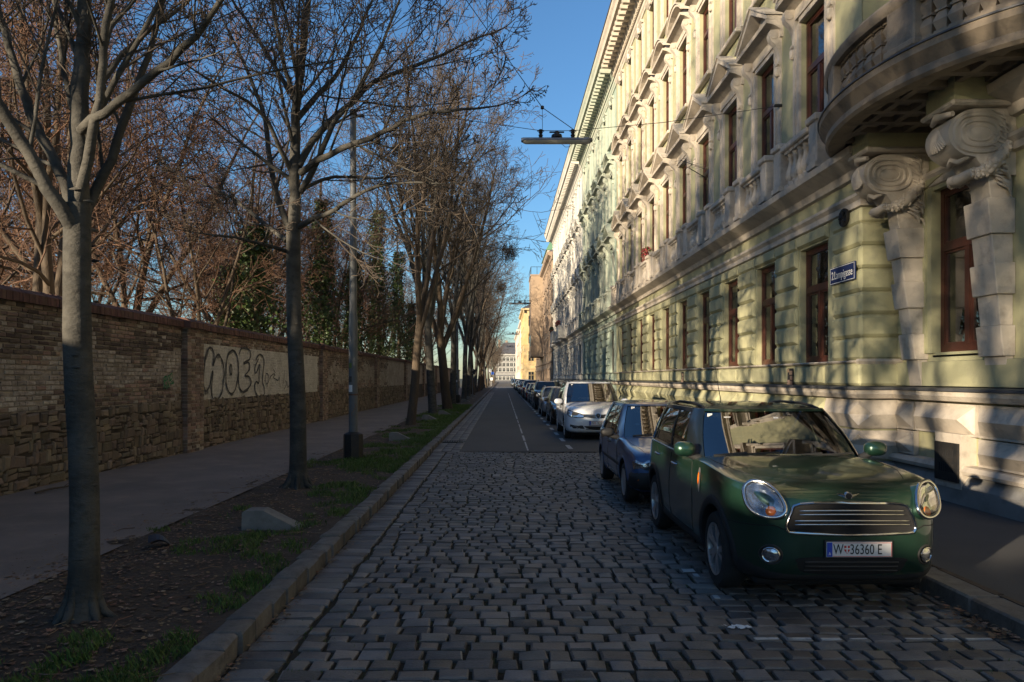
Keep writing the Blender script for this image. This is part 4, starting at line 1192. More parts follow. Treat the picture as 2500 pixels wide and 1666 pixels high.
def plain_building(name,label,x0,x1,y0,y1,z,S,T,sw=None,fw=None,storeys=4,zg=4.2,base=None,roof='slate',roofh=2.6,hip=False):
    """box building: street front at x0 (toward -x), end wall at y0 (toward the viewer)"""
    E=empty(name,(x0,y0,0)); tag(E,label,'building')
    Lx,Ly=x1-x0,y1-y0
    b=MB(); b.box(0,Lx,0,Ly,0,z); b.build('wall',S,E)
    b=MB(); b.box(-.06,Lx+.06,-.06,Ly+.06,0,zg-.6); b.build('ground_storey',base or T,E)
    b=MB(); mould(b,[(0,z-.9),(.1,z-.85),(.15,z-.5),(.5,z-.35),(.6,z-.1),(.6,z+.02),(0,z+.03)],-.6,Ly+.6); b.box(0,Lx,-.55,0,z-.35,z+.01); b.build('cornice',T,E)
    b=MB(); mould(b,[(0,zg-.55),(.14,zg-.5),(.16,zg-.3),(0,zg-.28)],-.14,Ly+.14); b.box(0,Lx,-.14,0,zg-.5,zg-.3); b.build('string_course',T,E)
    b=MB(); rx=min(4,Lx/2)
    b.add([(-.5,-.4,z+.03),(Lx,-.4,z+.03),(Lx,Ly+.4,z+.03),(-.5,Ly+.4,z+.03),(rx,rx*.8 if hip else 0,z+roofh),(Lx-rx*.2,rx*.8 if hip else 0,z+roofh),(Lx-rx*.2,Ly,z+roofh),(rx,Ly,z+roofh)],[(0,1,5,4),(1,2,6,5),(2,3,7,6),(3,0,4,7),(4,5,6,7)]); b.build('roof',M[roof],E)
    hs=(z-1.2-zg)/storeys
    ww,wh=1.1,min(2.0,hs*.62)
    key=(round(ww,2),round(wh,2))
    if key not in WM:
        f=MB(); f.box(-.07,.02,-ww/2-.16,-ww/2,-.05,wh+.05); f.box(-.07,.02,ww/2,ww/2+.16,-.05,wh+.05); f.box(-.1,.02,-ww/2-.25,ww/2+.25,wh+.05,wh+.25); f.box(-.12,.02,-ww/2-.2,ww/2+.2,-.18,-.05)
        f.box(-.03,.02,-.04,.04,0,wh); f.box(-.03,.02,-ww/2,ww/2,wh*.66,wh*.66+.07)
        g=MB(); g.box(-.012,.02,-ww/2,ww/2,-.01,wh+.01)
        WM[key]=(f.mesh('window'),g.mesh('pane'))
    f,g=WM[key]
    def put(loc,rz):
        o=obj('window',f,T,E,loc,(0,0,rz)); obj('pane',g,M['farglass'],o)
    for s in range(storeys+1):
        zz=zg+hs*(s-1)+.55*hs*.6 if s>0 else 1.1
        if sw:
            for k in range(sw): put((0 if s>0 else -.06,(k+.5)*Ly/sw,zz),0)
        if fw:
            for k in range(fw): put(((k+.5)*Lx/fw,0 if s>0 else -.06,zz),PI/2)
    return E
EB_=plain_building('apartment_building','plain brown apartment house with a boxed oriel over the pavement',5.75,16,86.6,128,16.6,M['brownst'],M['browntrim'],sw=13,fw=None,storeys=4,roof='slate')
b=MB(); b.box(-1.75,0,18.4,25.5,4.9,16.4); orl=b.build('oriel',M['brownst'],EB_)
b=MB(); b.box(-1.85,0.0,18.3,25.6,16.4,16.62); b.build('oriel_cap',M['browntrim'],EB_)
b=MB()
for (x,y) in ((-1.75,18.4),(-1.75,21),(-1.75,25.5),(-.9,18.4)): b.box(x-.03,x+.03,y-.03,y+.03,16.6,17.7)
b.box(-1.78,-.1,18.38,18.42,17.66,17.72); b.box(-1.79,-1.73,18.42,25.5,17.66,17.72); b.build('terrace_railing',M['iron'],EB_)
b=MB(); b.box(.6,6,19,32,16.6,20.2); b.build('attic',M['whitest'],EB_)
b=MB(); b.prism([(.4,20.2),(6.2,20.2),(5.2,22.6),(1.6,22.6)],18.8,32,lambda o,z,t:(o,t,z)); b.build('attic_roof',M['copper'],EB_)
b=MB()
for k in range(4):
    b.box(-1.78,-1.74,20+1.3*k,20.8+1.3*k,6.5,8)
b.build('oriel_windows',M['farglass'],orl)
plain_building('corner_building','sunlit yellow corner house beyond the oriel house',4.35,16,152,176,16.2,M['yellowst'],M['yellowst'],sw=8,fw=4,storeys=3,hip=True)
plain_building('town_house','white far town house behind the yellow corner house',4.6,15,176.2,200,15.6,M['whitest'],M['whitest'],sw=8,storeys=3)
plain_building('town_house','pink far town house after the white one',4.3,15,200.2,222,15.0,M['pinkst'],M['whitest'],sw=7,storeys=3)
plain_building('town_house','cream far town house with roof turrets near the street end',4.5,15,222.2,262,15.6,M['whitest'],M['whitest'],sw=11,storeys=3)
FB=plain_building('end_building','distant white house with slate roof closing the street end',-3.5,9,304,318,11.6,M['greyplinth'],M['stucco3'],fw=8,storeys=3,zg=3.8,base=M['slate'],roofh=5.0,hip=True)
for (x,y,h) in ((-1.5,309,18),(1.5,310,17.6),(6,309,18.4)):
    b=MB(); b.cbox(-.5,.5,-.4,.4,0,3.4,.05); b.build('chimney',M['browntrim'],FB,loc=(x+3.5,y-304,h-3.4))
# ------------------------------------------------------------------ bare trees
CS={n:[(math.cos(2*PI*k/n),math.sin(2*PI*k/n)) for k in range(n)] for n in range(3,17)}
def ftube(mb,pts,rad_,sides):
    o=len(mb.v); n=len(pts); cs=CS[sides]; up=None
    for i,p in enumerate(pts):
        t=pts[min(i+1,n-1)]-pts[max(i-1,0)]
        t.normalize()
        if up is None:
            up=Vector((1,0,0)) if abs(t.x)<.8 else Vector((0,1,0))
        up=up-t*up.dot(t)
        if up.length<1e-5: up=t.orthogonal()
        up.normalize(); b=t.cross(up); r=rad_[i]
        ux,uy,uz=up*r; bx,by,bz=b*r; x,y,z=p
        for c,s in cs: mb.v.append((x+ux*c+bx*s,y+uy*c+by*s,z+uz*c+bz*s))
    for i in range(n-1):
        a=o+i*sides
        for k in range(sides):
            k2=(k+1)%sides; mb.f.append((a+k,a+k2,a+sides+k2,a+sides+k))
def rvec(r):
    while True:
        v=Vector((r.uniform(-1,1),r.uniform(-1,1),r.uniform(-1,1)))
        if .05<v.length<1: return v.normalized()
def deflect(d,ang,r):
    ax=d.cross(rvec(r))
    if ax.length<1e-4: ax=d.orthogonal()
    return (Matrix.Rotation(ang,3,ax.normalized())@d)
def grow(W,T,p,d,L,r,lev,P,rn):
    """P: dict of per-level lists"""
    ns=P['seg'][lev]; pts=[p.copy()]; ra=[r]; d=d.normalized(); ds=[d]
    tip=P['tip']
    for k in range(ns):
        d=(d+rvec(rn)*P['wob'][lev]+Vector((0,0,P['up'][lev]))).normalized()
        pts.append(pts[-1]+d*(L/ns)); ds.append(d)
        ra.append(max(tip,r*(1-(k+1)/ns*P['taper'])))
    ftube(W if lev<=P['wood'] else T,pts,ra,P['sides'][lev])
    if lev+1>=len(P['seg']): return
    n=P['n'][lev]; n=max(1,int(n*rn.uniform(.8,1.25)))
    for k in range(n):
        t=P['t0'][lev]+(1-P['t0'][lev])*((k+rn.random())/n)
        f=t*ns; i=min(int(f),ns-1); q=pts[i].lerp(pts[i+1],f-i)
        dd=deflect(ds[i],rad(rn.uniform(*P['ang'][lev])),rn)
        LL=L*P['ratio'][lev]*rn.uniform(.7,1.2)*(1.15-.5*t)
        rr_=min(ra[i]*.75,max(tip,ra[i]*P['rr'][lev]))
        grow(W,T,q,dd,LL,rr_,lev+1,P,rn)
def resample(P,step):
    Q=[];n=len(P)
    for i in range(n-1):
        p0,p1,p2,p3=P[max(i-1,0)],P[i],P[i+1],P[min(i+2,n-1)]
        m=max(1,int((p2-p1).length/step))
        for k in range(m):
            t=k/m; Q.append(.5*((2*p1)+(p2-p0)*t+(2*p0-5*p1+4*p2-p3)*t*t+(3*p1-p0-3*p2+p3)*t**3))
    Q.append(P[-1].copy()); return Q
def limb(W,T,P,r0,r1,rn,sub,every,step=.12,sides=8,start=.15,L0=1.2,knob=True):
    Q=resample(P,step); n=len(Q)
    for i in range(1,n-1): Q[i]=Q[i]+rvec(rn)*.012*(r0/.05)**.5
    ra=[r0+(r1-r0)*i/(n-1) for i in range(n)]
    if knob: ra=[v*(1+.10*mnoise.noise(Q[i]*3.1)) for i,v in enumerate(ra)]
    ftube(W,Q,ra,sides)
    tot=0; last=0
    full=sum((Q[i+1]-Q[i]).length for i in range(n-1))
    for i in range(1,n):
        tot+=(Q[i]-Q[i-1]).length
        if tot>full*start and tot-last>every*rn.uniform(.6,1.4):
            last=tot
            d=(Q[i]-Q[i-1]).normalized(); dd=deflect(d,rad(rn.uniform(30,65)),rn)
            dd=(dd+Vector((0,0,.18))).normalized()
            grow(W,T,Q[i],dd,L0*rn.uniform(.6,1.25)*(1.2-.85*tot/full),max(.006,ra[i]*.42),0,sub,rn)
    d=(Q[-1]-Q[-2]).normalized()
    grow(W,T,Q[-1],d,L0*.32,r1*.9,0,sub,rn)
def finish_tree(E,W,T,wm,tm,tname='twigs'):
    o1=W.build('trunk',wm,E,smooth=180,fix=False); o2=T.build('crown',tm,E,smooth=180,fix=False); return o1,o2
SUBN=dict(seg=[7,5,3,3],wob=[.09,.13,.18,.2],up=[.05,.07,.06,.05],sides=[5,4,3,3],n=[6,4,3,0],t0=[.15,.2,.2,0],ang=[(28,55),(28,60),(30,65),(0,0)],ratio=[.55,.55,.55,.5],rr=[.55,.55,.6,.6],taper=.75,tip=.0032,wood=0)
# --- street tree 1 (front left)
def trunk_pts(E,base,top,r0,r1,flare,W,sides=14):
    Q=resample([base,base.lerp(top,.33)+Vector((.02,0,0)),base.lerp(top,.66)+Vector((-.015,0,0)),top],.12); n=len(Q)
    ra=[]
    for i in range(n):
        t=i/(n-1); z=(Q[i]-base).length
        ra.append((r0+(r1-r0)*t)*(1+flare*math.exp(-z/.14)+.06*math.exp(-z/.7))*(1+.04*mnoise.noise(Vector((0,0,z*2.2)))))
    ftube(W,Q,ra,sides)
rn=random.Random(21)
def roots(W,base,r,rn):
    for k in range(7):
        a=2*PI*(k+rn.random()*.7)/7; d=Vector((math.cos(a),math.sin(a),0)); l=rn.uniform(1.9,3.0)
        ftube(W,[base+d*r*.55+Vector((0,0,.42)),base+d*r*.98+Vector((0,0,.2)),base+d*r*1.45+Vector((0,0,.09)),base+d*r*l+Vector((0,0,.01))],[r*.3,r*.36,r*.34,r*.12],7)
    for k in range(26):      # bark scars and knots
        z=rn.uniform(.3,3.2); a=rn.uniform(0,2*PI); d=Vector((math.cos(a),math.sin(a),0)); t=Vector((-math.sin(a),math.cos(a),0)); c=base+Vector((0,0,z))+d*r*.93; w=rn.uniform(.02,.05)
        ftube(W,[c-t*w,c+d*.006,c+t*w],[.004,rn.uniform(.008,.016),.004],6)
YT=5.45; S=2500/2353
def P1(l,y0,y1,Y=YT,sc=S):
    n=len(l); return [px(a*sc,c*sc,Y+y0+(y1-y0)*k/(n-1)) for k,(a,c) in enumerate(l)]
E=empty('street_tree',(0,0,0)); tag(E,'smooth grey bare tree with forked limbs, nearest on the planting strip','tree','bare street trees along the kerb')
W,T=MB(),MB()
base=px(192*S,1455*S,YT); base.z=.06
trunk_pts(E,base,px(178*S,470*S,YT),.100,.092,.62,W); roots(W,base,.10,rn)
for l,y0,y1,r0,r1,e,L0 in (([(176,500),(182,380),(185,250),(190,120),(192,10),(196,-140),(205,-330)],0,.1,.088,.035,.32,1.3),
    ([(178,545),(160,505),(110,430),(45,320),(0,245),(-60,140),(-120,-20),(-150,-200)],0,-.5,.062,.03,.3,1.3),
    ([(174,520),(160,460),(130,380),(85,290),(50,200),(10,70),(-30,-60),(-60,-200)],0,.5,.05,.024,.3,1.2),
    ([(186,335),(172,270),(155,200),(140,130),(125,0),(110,-140)],0,.7,.03,.014,.28,1.0),
    ([(180,530),(205,470),(255,370),(282,290),(305,220),(340,130),(370,20),(400,-120)],0,.6,.045,.02,.3,1.2),
    ([(172,520),(190,420),(210,320),(226,230),(238,110),(250,20),(285,-90),(330,-220)],0,-.35,.045,.022,.3,1.2),
    ([(186,300),(214,275),(270,240),(330,185),(390,140),(450,80),(505,10),(570,-90)],-.02,-.7,.042,.02,.26,1.3),
    ([(222,235),(240,185),(280,130),(330,80),(400,30),(470,-40),(540,-120)],-.1,.5,.026,.012,.26,1.1),
    ([(240,110),(255,60),(290,20),(330,-30),(390,-110)],-.2,.3,.022,.01,.26,1.0)):
    limb(W,T,P1(l,y0,y1),r0*.86,r1*.8,rn,SUBN,e*1.1,L0=L0*1.35,sides=10 if r0>.04 else 8)
finish_tree(E,W,T,M['bark'],M['twig'])
# --- street tree 2
E=empty('street_tree',(0,0,0)); tag(E,'dark wide-spreading bare tree before the graffiti wall panel','tree','bare street trees along the kerb')
W,T=MB(),MB(); YT2=12.0
base=px(685*S,1135*S,YT2); base.z=.06
trunk_pts(E,base,px(674*S,515*S,YT2),.136,.112,.5,W); roots(W,base,.13,rn)
def P2(l,y0,y1): 
    n=len(l); return [px(600+a/2.413,c/2.413,YT2+y0+(y1-y0)*k/(n-1)) for k,(a,c) in enumerate(l)]
SUB2=dict(SUBN); SUB2.update(n=[7,5,3,0],tip=.0055,ratio=[.5,.45,.45,.5])
for l,y0,y1,r0,r1,e,L0 in (([(290,1330),(288,1150),(290,900),(300,600),(335,350),(350,150),(370,-60),(390,-260)],0,0,.105,.04,.34,1.7),
    ([(300,1345),(400,1290),(520,1240),(650,1150),(850,1085),(1080,1080)],0,-1.2,.05,.014,.3,1.5),
    ([(320,1020),(420,950),(560,880),(720,820),(870,750),(990,690),(1180,655),(1440,630)],0,-1.5,.06,.014,.28,1.5),
    ([(310,980),(400,830),(520,690),(640,590),(760,480),(930,410),(1100,350),(1290,260),(1470,190)],0,.8,.065,.014,.28,1.6),
    ([(265,1370),(200,1220),(160,1060),(140,950),(115,720),(90,620),(30,470),(-40,300),(-120,150)],0,.6,.06,.018,.3,1.5),
    ([(305,700),(420,560),(520,460),(600,330),(660,200),(720,60),(790,-100)],0,1.2,.05,.018,.3,1.5),
    ([(320,1130),(420,960),(520,720),(620,600),(720,430),(800,270),(870,90),(930,-60)],0,-1.0,.05,.016,.28,1.5),
    ([(270,1010),(200,880),(120,700),(10,600),(-130,520),(-280,430)],0,-1.4,.05,.016,.28,1.5),
    ([(280,560),(200,450),(100,270),(20,150),(-80,0),(-160,-140)],0,1.4,.045,.016,.28,1.5),
    ([(240,1420),(120,1330),(0,1230),(-150,1130),(-330,1050)],0,1.0,.045,.013,.28,1.4),
    ([(235,1480),(100,1440),(-60,1400),(-240,1380)],0,-1.2,.035,.012,.28,1.2),
    ([(292,1180),(350,1110),(450,1060),(600,1040),(820,1050),(1060,1000)],0,1.0,.034,.010,.28,1.2),
    ([(290,600),(230,400),(190,200),(150,0),(130,-200)],0,-.8,.04,.016,.28,1.5)):
    limb(W,T,P2(l,y0,y1),r0,r1,rn,SUB2,e*.95,step=.2,L0=L0*1.45,sides=8)
finish_tree(E,W,T,M['bark'],M['twig'])
# --- generic tree shapes (meshes shared by copies)
def generic(seed,H,r,P,leaders,h0,wm,tm,lean=0.0):
    rn=random.Random(seed); W,T=MB(),MB()
    top=Vector((rn.uniform(-.3,.3)+lean,rn.uniform(-.3,.3),h0)); base=Vector((0,0,-.1))
    trunk_pts(None,base,top,r,r*.8,.45,W,12)
    for k in range(leaders):
        a=2*PI*(k+rn.random()*.6)/leaders; sp=(rn.uniform(.14,.46) if H==15.0 and P is PS else rn.uniform(.18,.62)) if k else .08
        d=Vector((math.cos(a)*sp+lean*.12,math.sin(a)*sp,1)).normalized()
        z=rn.uniform(.78,1.0) if k else 1.0
        grow(W,T,base.lerp(top,z),d,(H-h0)*rn.uniform(.75,1.0),r*.62,0,P,rn)
    a=W.mesh('trunk',180,False); b_=T.mesh('crown',180,False)
    a.materials.append(wm); b_.materials.append(tm)
    return a,b_
PS=dict(seg=[8,6,4,3,3],wob=[.10,.16,.2,.2,.2],up=[.05,.08,.07,.05,.04],sides=[8,6,4,3,3],n=[9,7,5,4,0],t0=[.22,.2,.2,.2,0],ang=[(25,50),(28,55),(30,60),(30,65),(0,0)],ratio=[.48,.5,.5,.55,.5],rr=[.5,.5,.55,.6,.6],taper=.8,tip=.008,wood=1)
PP=dict(seg=[7,5,4,3,2],wob=[.14,.2,.24,.25,.25],up=[.04,.04,.03,.03,.02],sides=[6,5,3,3,3],n=[8,6,5,5,0],t0=[.12,.15,.15,.15,0],ang=[(30,65),(30,65),(30,70),(30,75),(0,0)],ratio=[.5,.52,.52,.55,.5],rr=[.5,.5,.55,.6,.6],taper=.8,tip=.009,wood=1)
def hgt(p): return max(v.co.z for v in p[1].vertices)
STREET=[generic(300+k,15.0,.17+.03*(k%3),PS,4+k%2,(4.2,5.0,3.6,4.6)[k%4],M['bark2'] if k%2==0 else M['bark'],M['twig'],.35) for k in range(4)]
print('heights',[round(hgt(p),1) for p in STREET])
PARK=[generic(400+k,15.0,.22,PP,4+k%2,(2.6,3.6,2.0,3.2,2.8)[k%5],M['bark2'],M['twigred']) for k in range(5)]
def place_tree(name,pair,x,y,z,s,rz,lab,group,sz=None):
    E=empty(name,(x,y,z),(0,0,rz)); E.scale=(s,s,sz or s); tag(E,lab,'tree',group)
    obj('trunk',pair[0],None,E); obj('crown',pair[1],None,E); return E
SG='bare street trees along the kerb'
slab=['slender pale-barked bare tree just beyond the lamp post','slim bare tree third beyond the lamp post, wedge block at its foot','thick rough-barked bare tree standing before the second lamp post','stout forked bare tree right behind the second lamp post']
for k,(x,y,s,v) in enumerate(((-3.5,27.8,.86,0),(-3.5,37.0,.9,1),(-3.1,41.5,1.0,2),(-3.15,59,1.05,3))):
    place_tree('street_tree',STREET[v],x,y,.06,s*1.2,.3+k*1.9,slab[k],SG,(17.5,18.5,19.5,20)[k]/hgt(STREET[v]))
ORD=['eighth','ninth','tenth','eleventh','twelfth','thirteenth','fourteenth']
place_tree('street_tree',STREET[1],-3.3,48.5,.06,1.05,4.4,'slim bare tree between the thick trunk and the second lamp post',SG,18.5/hgt(STREET[1]))
ys=[67,76,86,95,104,114,124,134,160,172,185,198,212,228,245,262,280]
for k,y in enumerate(ys):
    place_tree('street_tree',STREET[(k*3+1)%4],-3.2+.15*math.sin(k*2.1),y,.06,(1.05+.12*math.sin(k*1.3))*(1.1 if y<150 else .85),k*2.4,(ORD[k]+' bare street tree counted from the front of the kerbside row' if k<7 else 'bare street tree in the dwindling far row along the kerb'),SG,(19 if y<150 else 14)*(1+.08*math.sin(k*1.7))/hgt(STREET[(k*3+1)%4]))
# trees on the left of the far street and on the pavement side
PG='bare reddish trees in the park behind the wall'
rp=random.Random(64)
spots=[(-11.0,17.6,.95,0),(-13.5,23,1.0,1),(-10.5,26,.8,2),(-15,30,1.05,3),(-11.5,33,.95,4),(-18,25.5,1.0,0),(-13,38.5,1.0,2),(-20,34,1.1,1),(-10.8,47,.95,3),(-16,45,1.1,4),(-24,31,1.05,2),
       (-12,55,1.0,0),(-19,53,1.1,1),(-27,42,1.15,3),(-11.5,66,1.0,2),(-17,63,1.1,4),(-25,57,1.15,0),(-12.5,78,1.0,1),(-20,76,1.1,3),(-33,50,1.2,2),(-11,90,1.0,4),(-18,92,1.1,0),(-28,75,1.15,1),(-12,104,1.0,2),(-20,110,1.1,3),
       (-13,120,1.0,4),(-30,95,1.2,2),(-38,66,1.2,0),(-32,120,1.2,1),(-22,38,1.0,4),(-15.5,52,.9,2)]
for k,(x,y,s,v) in enumerate(spots):
    lab='leaning bare tree close behind the wall at the left edge' if k==0 else 'bare reddish tree among the thicket behind the brick wall'
    place_tree('park_tree',PARK[v],x,y,.14,s*rp.uniform(.92,1.08),rp.uniform(0,6.28),lab,PG)
# a few park trees left of and behind the viewer; their shadows fall on the house front
place_tree('street_tree',STREET[1],-3.2,-1.3,.06,.95,1.1,'bare street tree beside the viewpoint, only its shadow showing',SG)
place_tree('street_tree',STREET[3],-3.25,-8.0,.06,.95,2.7,'bare street tree behind the viewpoint, only its shadow showing',SG)
for k,(x,y,s,v) in enumerate(((-11.2,-6.2,.85,1),(-13,7.0,.8,4))):
    place_tree('park_tree',PARK[v],x,y,.14,s,rp.uniform(0,6.28),'bare park tree beyond the left edge, its shadow falling on the house front',PG)
for k,(x,y,s,v) in enumerate(((-10.8,-4.0,.86,1),(-12.5,3.2,.95,3),(-10.5,10.5,.9,0),(-15.5,-12.5,.95,2),(-21,9,.95,1),(-10.2,.4,.9,2),(-10.4,6.6,.95,3),(-14,-3.5,1.0,1))):
    place_tree('park_tree',STREET[v],x,y,.14,s,rp.uniform(0,6.28),'bare park tree beyond the left edge, its shadow falling on the house front',PG)
# ivy-clad trunks
def ivy_tree(x,y,H,R,lab,seed):
    rn=random.Random(seed); E=empty('ivy_tree',(x,y,.14)); tag(E,lab,'tree','ivy-clad trees behind the wall')
    W=MB(); P=[Vector((0,0,0)),Vector((.1,.05,H*.4)),Vector((-.1,0,H*.75)),Vector((0,0,H*1.1))]
    ftube(W,resample(P,.6),[.2-.15*k/(len(resample(P,.6))-1) for k in range(len(resample(P,.6)))],8)
    W.build('trunk',M['bark2'],E,smooth=180,fix=False)
    L=MB()
    n=int(H*620)
    for k in range(n):
        z=H*(rn.random()**.85); a=rn.uniform(0,2*PI)
        rr_=R*1.35*(.55+.45*mnoise.noise(Vector((math.cos(a)*1.3,math.sin(a)*1.3,z*.55+seed)))*1.4)*(1-.55*(z/H)**2)*rn.uniform(.45,1.05)
        c=Vector((rr_*math.cos(a),rr_*math.sin(a),z)); s=rn.uniform(.055,.10)
        u=rvec(rn); v=u.cross(rvec(rn)).normalized()
        L.add([tuple(c+u*s),tuple(c+v*s*.8),tuple(c-u*s*.9),tuple(c-v*s*.8)],[(0,1,2,3)])
    L.build('ivy',M['ivy'],E,fix=False)
IV=[(-9.4,28,7.5,1.15,'ivy-clad trunk nearest behind the graffiti wall panel'),(-11.3,31,6.4,1.2,'low dark ivy-clad trunk left behind the graffiti panel'),(-9.5,38.5,11.0,1.1,'tall dark ivy column behind the wall beside the lamp post'),
    (-9.3,46,9.5,1.0,'ivy-clad trunk behind the wall just past the lamp post'),(-9.2,54,14.0,1.15,'tallest ivy column behind the middle of the wall'),(-9.0,63,12.5,1.25,'dense ivy column spilling over the far wall coping'),(-8.9,72,9.0,1.2,'far ivy-clad trunk overhanging the wall end')]
for k,(x,y,H,R,lab) in enumerate(IV): ivy_tree(x,y,H,R,lab,900+k)
# nests
def nest(loc,r,lab):
    rn=random.Random(int(loc[1])); b=MB()
    for k in range(260):
        d=rvec(rn); p=Vector((0,0,0))+d*r*rn.random()**.5; q=p+rvec(rn)*r*.6; ftube(b,[p,p.lerp(q,.5)+rvec(rn)*r*.1,q],[.012,.012,.006],3)
    o=b.build('bird_nest',M['bark2'],None,fix=False); o.location=loc; tag(o,lab,'nest')
nest(tuple(px(1243,615,42)),.55,'large dark twig clump high in the street tree crown')
nest(tuple(px(1223,703,60)),.5,'smaller dark twig clump lower in the street tree crown')

# ------------------------------------------------------------------ lamp posts and suspended lamps
def lamp_post(x,y,lab,near=True):
    E=empty('lamp_post',(x,y,.10)); tag(E,lab,'lamp post','grey lamp posts along the planting strip')
    b=MB(); b.lathe([(.0,-.1),(.215,-.1),(.215,.52),(.20,.56),(.11,.60),(.0,.60)],8); b.build('base',M['iron'],E,smooth=30)
    b=MB(); b.lathe([(.098,.58),(.098,3.05),(.094,3.1),(.082,3.2),(.080,4.6),(.083,4.61),(.083,4.66),(.072,4.68),(.068,7.55),(.0,7.56)],16); b.build('shaft',M['postgrey'],E,smooth=40)
    b=MB(); b.lathe([(.0,7.5),(.078,7.5),(.085,7.55),(.07,7.63),(.0,7.65)],12); b.cbox(.05,.24,-.03,.03,7.47,7.53,.01); b.build('cap',M['iron'],E,smooth=40)
    if near:
        for (z,w,h,m) in ((2.05,.07,.11,'grass'),(1.75,.08,.13,'graf'),(1.55,.10,.15,'signwhite')):
            b=MB(); b.grid(lambda u,v:(.1005*math.sin(-.5+ (u-.5)*w/.1),-.1005*math.cos(-.5+(u-.5)*w/.1),z+h*(v-.5)),6,1); b.build('sticker',M[m],E)
        b=MB(); b.lathe([(.1,.0),(.102,.0),(.102,.035),(.1,.035)],16,(0,0,.98+.42)); b.build('painted_ring',M['coping'],E)
        b=MB(); b.tube([(.05,-.09,1.22),(.07,-.08,1.15),(.02,-.102,1.05),(-.02,-.102,1.0),(-.01,-.102,.95),(.02,-.102,.97)],.006,5); b.build('painted_curl',M['coping'],E)
    return E
lamp_post(-3.27,16.1,'tall grey lamp post with stickers between the front trees')
lamp_post(-3.25,52.5,'second grey lamp post beside the thick tree trunks')
for y,o_ in ((91,'third'),(129,'fourth'),(167,'fifth')): lamp_post(-3.3,y,o_+' grey lamp post from the front, far off in the tree row',False)
def street_lamp(y,h,xc,lab,span):
    E=empty('hanging_lamp',(xc,y,h)); tag(E,lab,'street lamp','lamps hung on wires over the street')
    L=.82
    b=MB(); ring=lambda x,s:[(x,.13*s*a,.045*c) for a,c in ((-1,-.6),(-.9,.5),(-.5,1),(.5,1),(.9,.5),(1,-.6))]
    b.loft([ring(-L,.5),ring(-L+.06,.95),ring(-L+.12,1),ring(L-.12,1),ring(L-.06,.95),ring(L,.5)],True,True); b.build('housing',M['zinc'],E,smooth=40)
    b=MB(); ring=lambda x,s:[(x,.115*s*a,-.03-.05*c*s) for a,c in ((-1,0),(-.7,.8),(0,1),(.7,.8),(1,0))]
    b.loft([ring(-L+.05,.7),ring(-L+.12,1),ring(L-.12,1),ring(L-.05,.7)],True,True); b.build('diffuser',M['lampglass'],E,smooth=50)
    b=MB(); b.lathe([(.0,.05),(.13,.05),(.12,.12),(.06,.15),(.05,.2),(.0,.2)],10,(0,0,0)); b.cbox(-.17,.17,-.02,.02,.17,.2,.006); b.build('junction_box',M['iron'],E,smooth=40)
    for s in (-1,1):
        b=MB(); b.lathe([(.0,.02),(.03,.02),(.055,.1),(.03,.12),(.055,.16),(.03,.18),(.05,.22),(.0,.24)],8,(s*.37,0,.02)); b.cbox(s*.37-.08,s*.37+.08,-.015,.015,.2,.23,.005); b.build('insulator',M['iron'],E,smooth=40)
    b=MB(); b.tube([(.12,0,-.09),(.2,0,-.16),(.3,0,-.15),(.36,0,-.08)],.006,5); b.build('loop_cable',M['iron'],E)
    # span wire from post to house front
    b=MB(); xl=-3.2-xc; xr=XA-.02-xc
    b.tube([(xl,-(y-span),7.62-h),(xl*.5,-(y-span)*.5,.33),(-.37,0,.22)],.007,5); b.tube([(-.37,0,.22),(.37,0,.22)],.007,5); b.tube([(.37,0,.22),(xr*.5,-.6,.2),(xr,-1.4,.28)],.007,5); b.build('span_wire',M['iron'],E)
    b=MB(); b.cbox(xr-.14,xr+.03,-1.43,-1.37,.25,.31,.01); b.build('wall_anchor',M['iron'],E)
    return E
SL=street_lamp(17.0,7.36,1.24,'long suspended street lamp hanging nearest over the road',16.1)
nd=px(1324,263,17.0); c0=Vector((1.24,17,7.36))
b=MB(); e=px(801,-476,13.5)
b.tube([tuple(nd-c0),tuple(e-c0)],.009,5); b.tube([tuple(nd-c0),(-.33,0,.24)],.006,5); b.tube([tuple(nd-c0),(.37,0,.26)],.009,5); b.build('feed_cable',M['iron'],SL)
b=MB(); b.lathe([(0,-.05),(.04,-.03),(.04,.03),(0,.05)],8,tuple(nd-c0)); b.build('cable_clamp',M['iron'],SL)
for y,lab in ((54.2,'second suspended street lamp before the oriel house'),(92,'third suspended street lamp farther down the road'),(130,'fourth suspended street lamp far down the road'),(168,'farthest small suspended street lamp over the road')):
    street_lamp(y,7.36,1.24,lab,y-1.2)
# ------------------------------------------------------------------ traffic signs
def sign(x,y,lab,disc,h,back=False,m2=None):
    E=empty('traffic_sign',(x,y,.08)); tag(E,lab,'traffic sign')
    b=MB(); b.lathe([(0,0),(.032,0),(.032,h),(0,h)],8); b.build('post',M['zinc'],E,smooth=40)
    if disc=='round':
        b=MB(); b.lathe([(0,-.012),(.30,-.012),(.31,0),(.30,.012),(0,.012)],24,(0,-.04,h-.35),'y'); p=b.build('disc',M['plastic'] if back else M['red'],E,smooth=40)
        b=MB(); b.box(-.06,.06,-.075,-.033,h-.55,h-.5); b.box(-.06,.06,-.075,-.033,h-.2,h-.15); b.build('bracket',M['zinc'],E)
    else:
        b=MB(); b.cbox(-.28,.28,-.05,-.035,h-.65,h-.05,.004); b.build('panel',m2,E)
sign(-3.05,74,'round traffic sign seen from behind beside the tree row','round',2.75,True)
sign(-2.35,168,'small blue square sign at the far crossing','sq',3.2,False,M['bluesign'])
sign(-2.45,158,'small white sign low on a far post','sq',1.9,False,M['signwhite'])
sign(-2.6,150,'thin far post with small white plate by the crossing','sq',3.6,False,M['signwhite'])
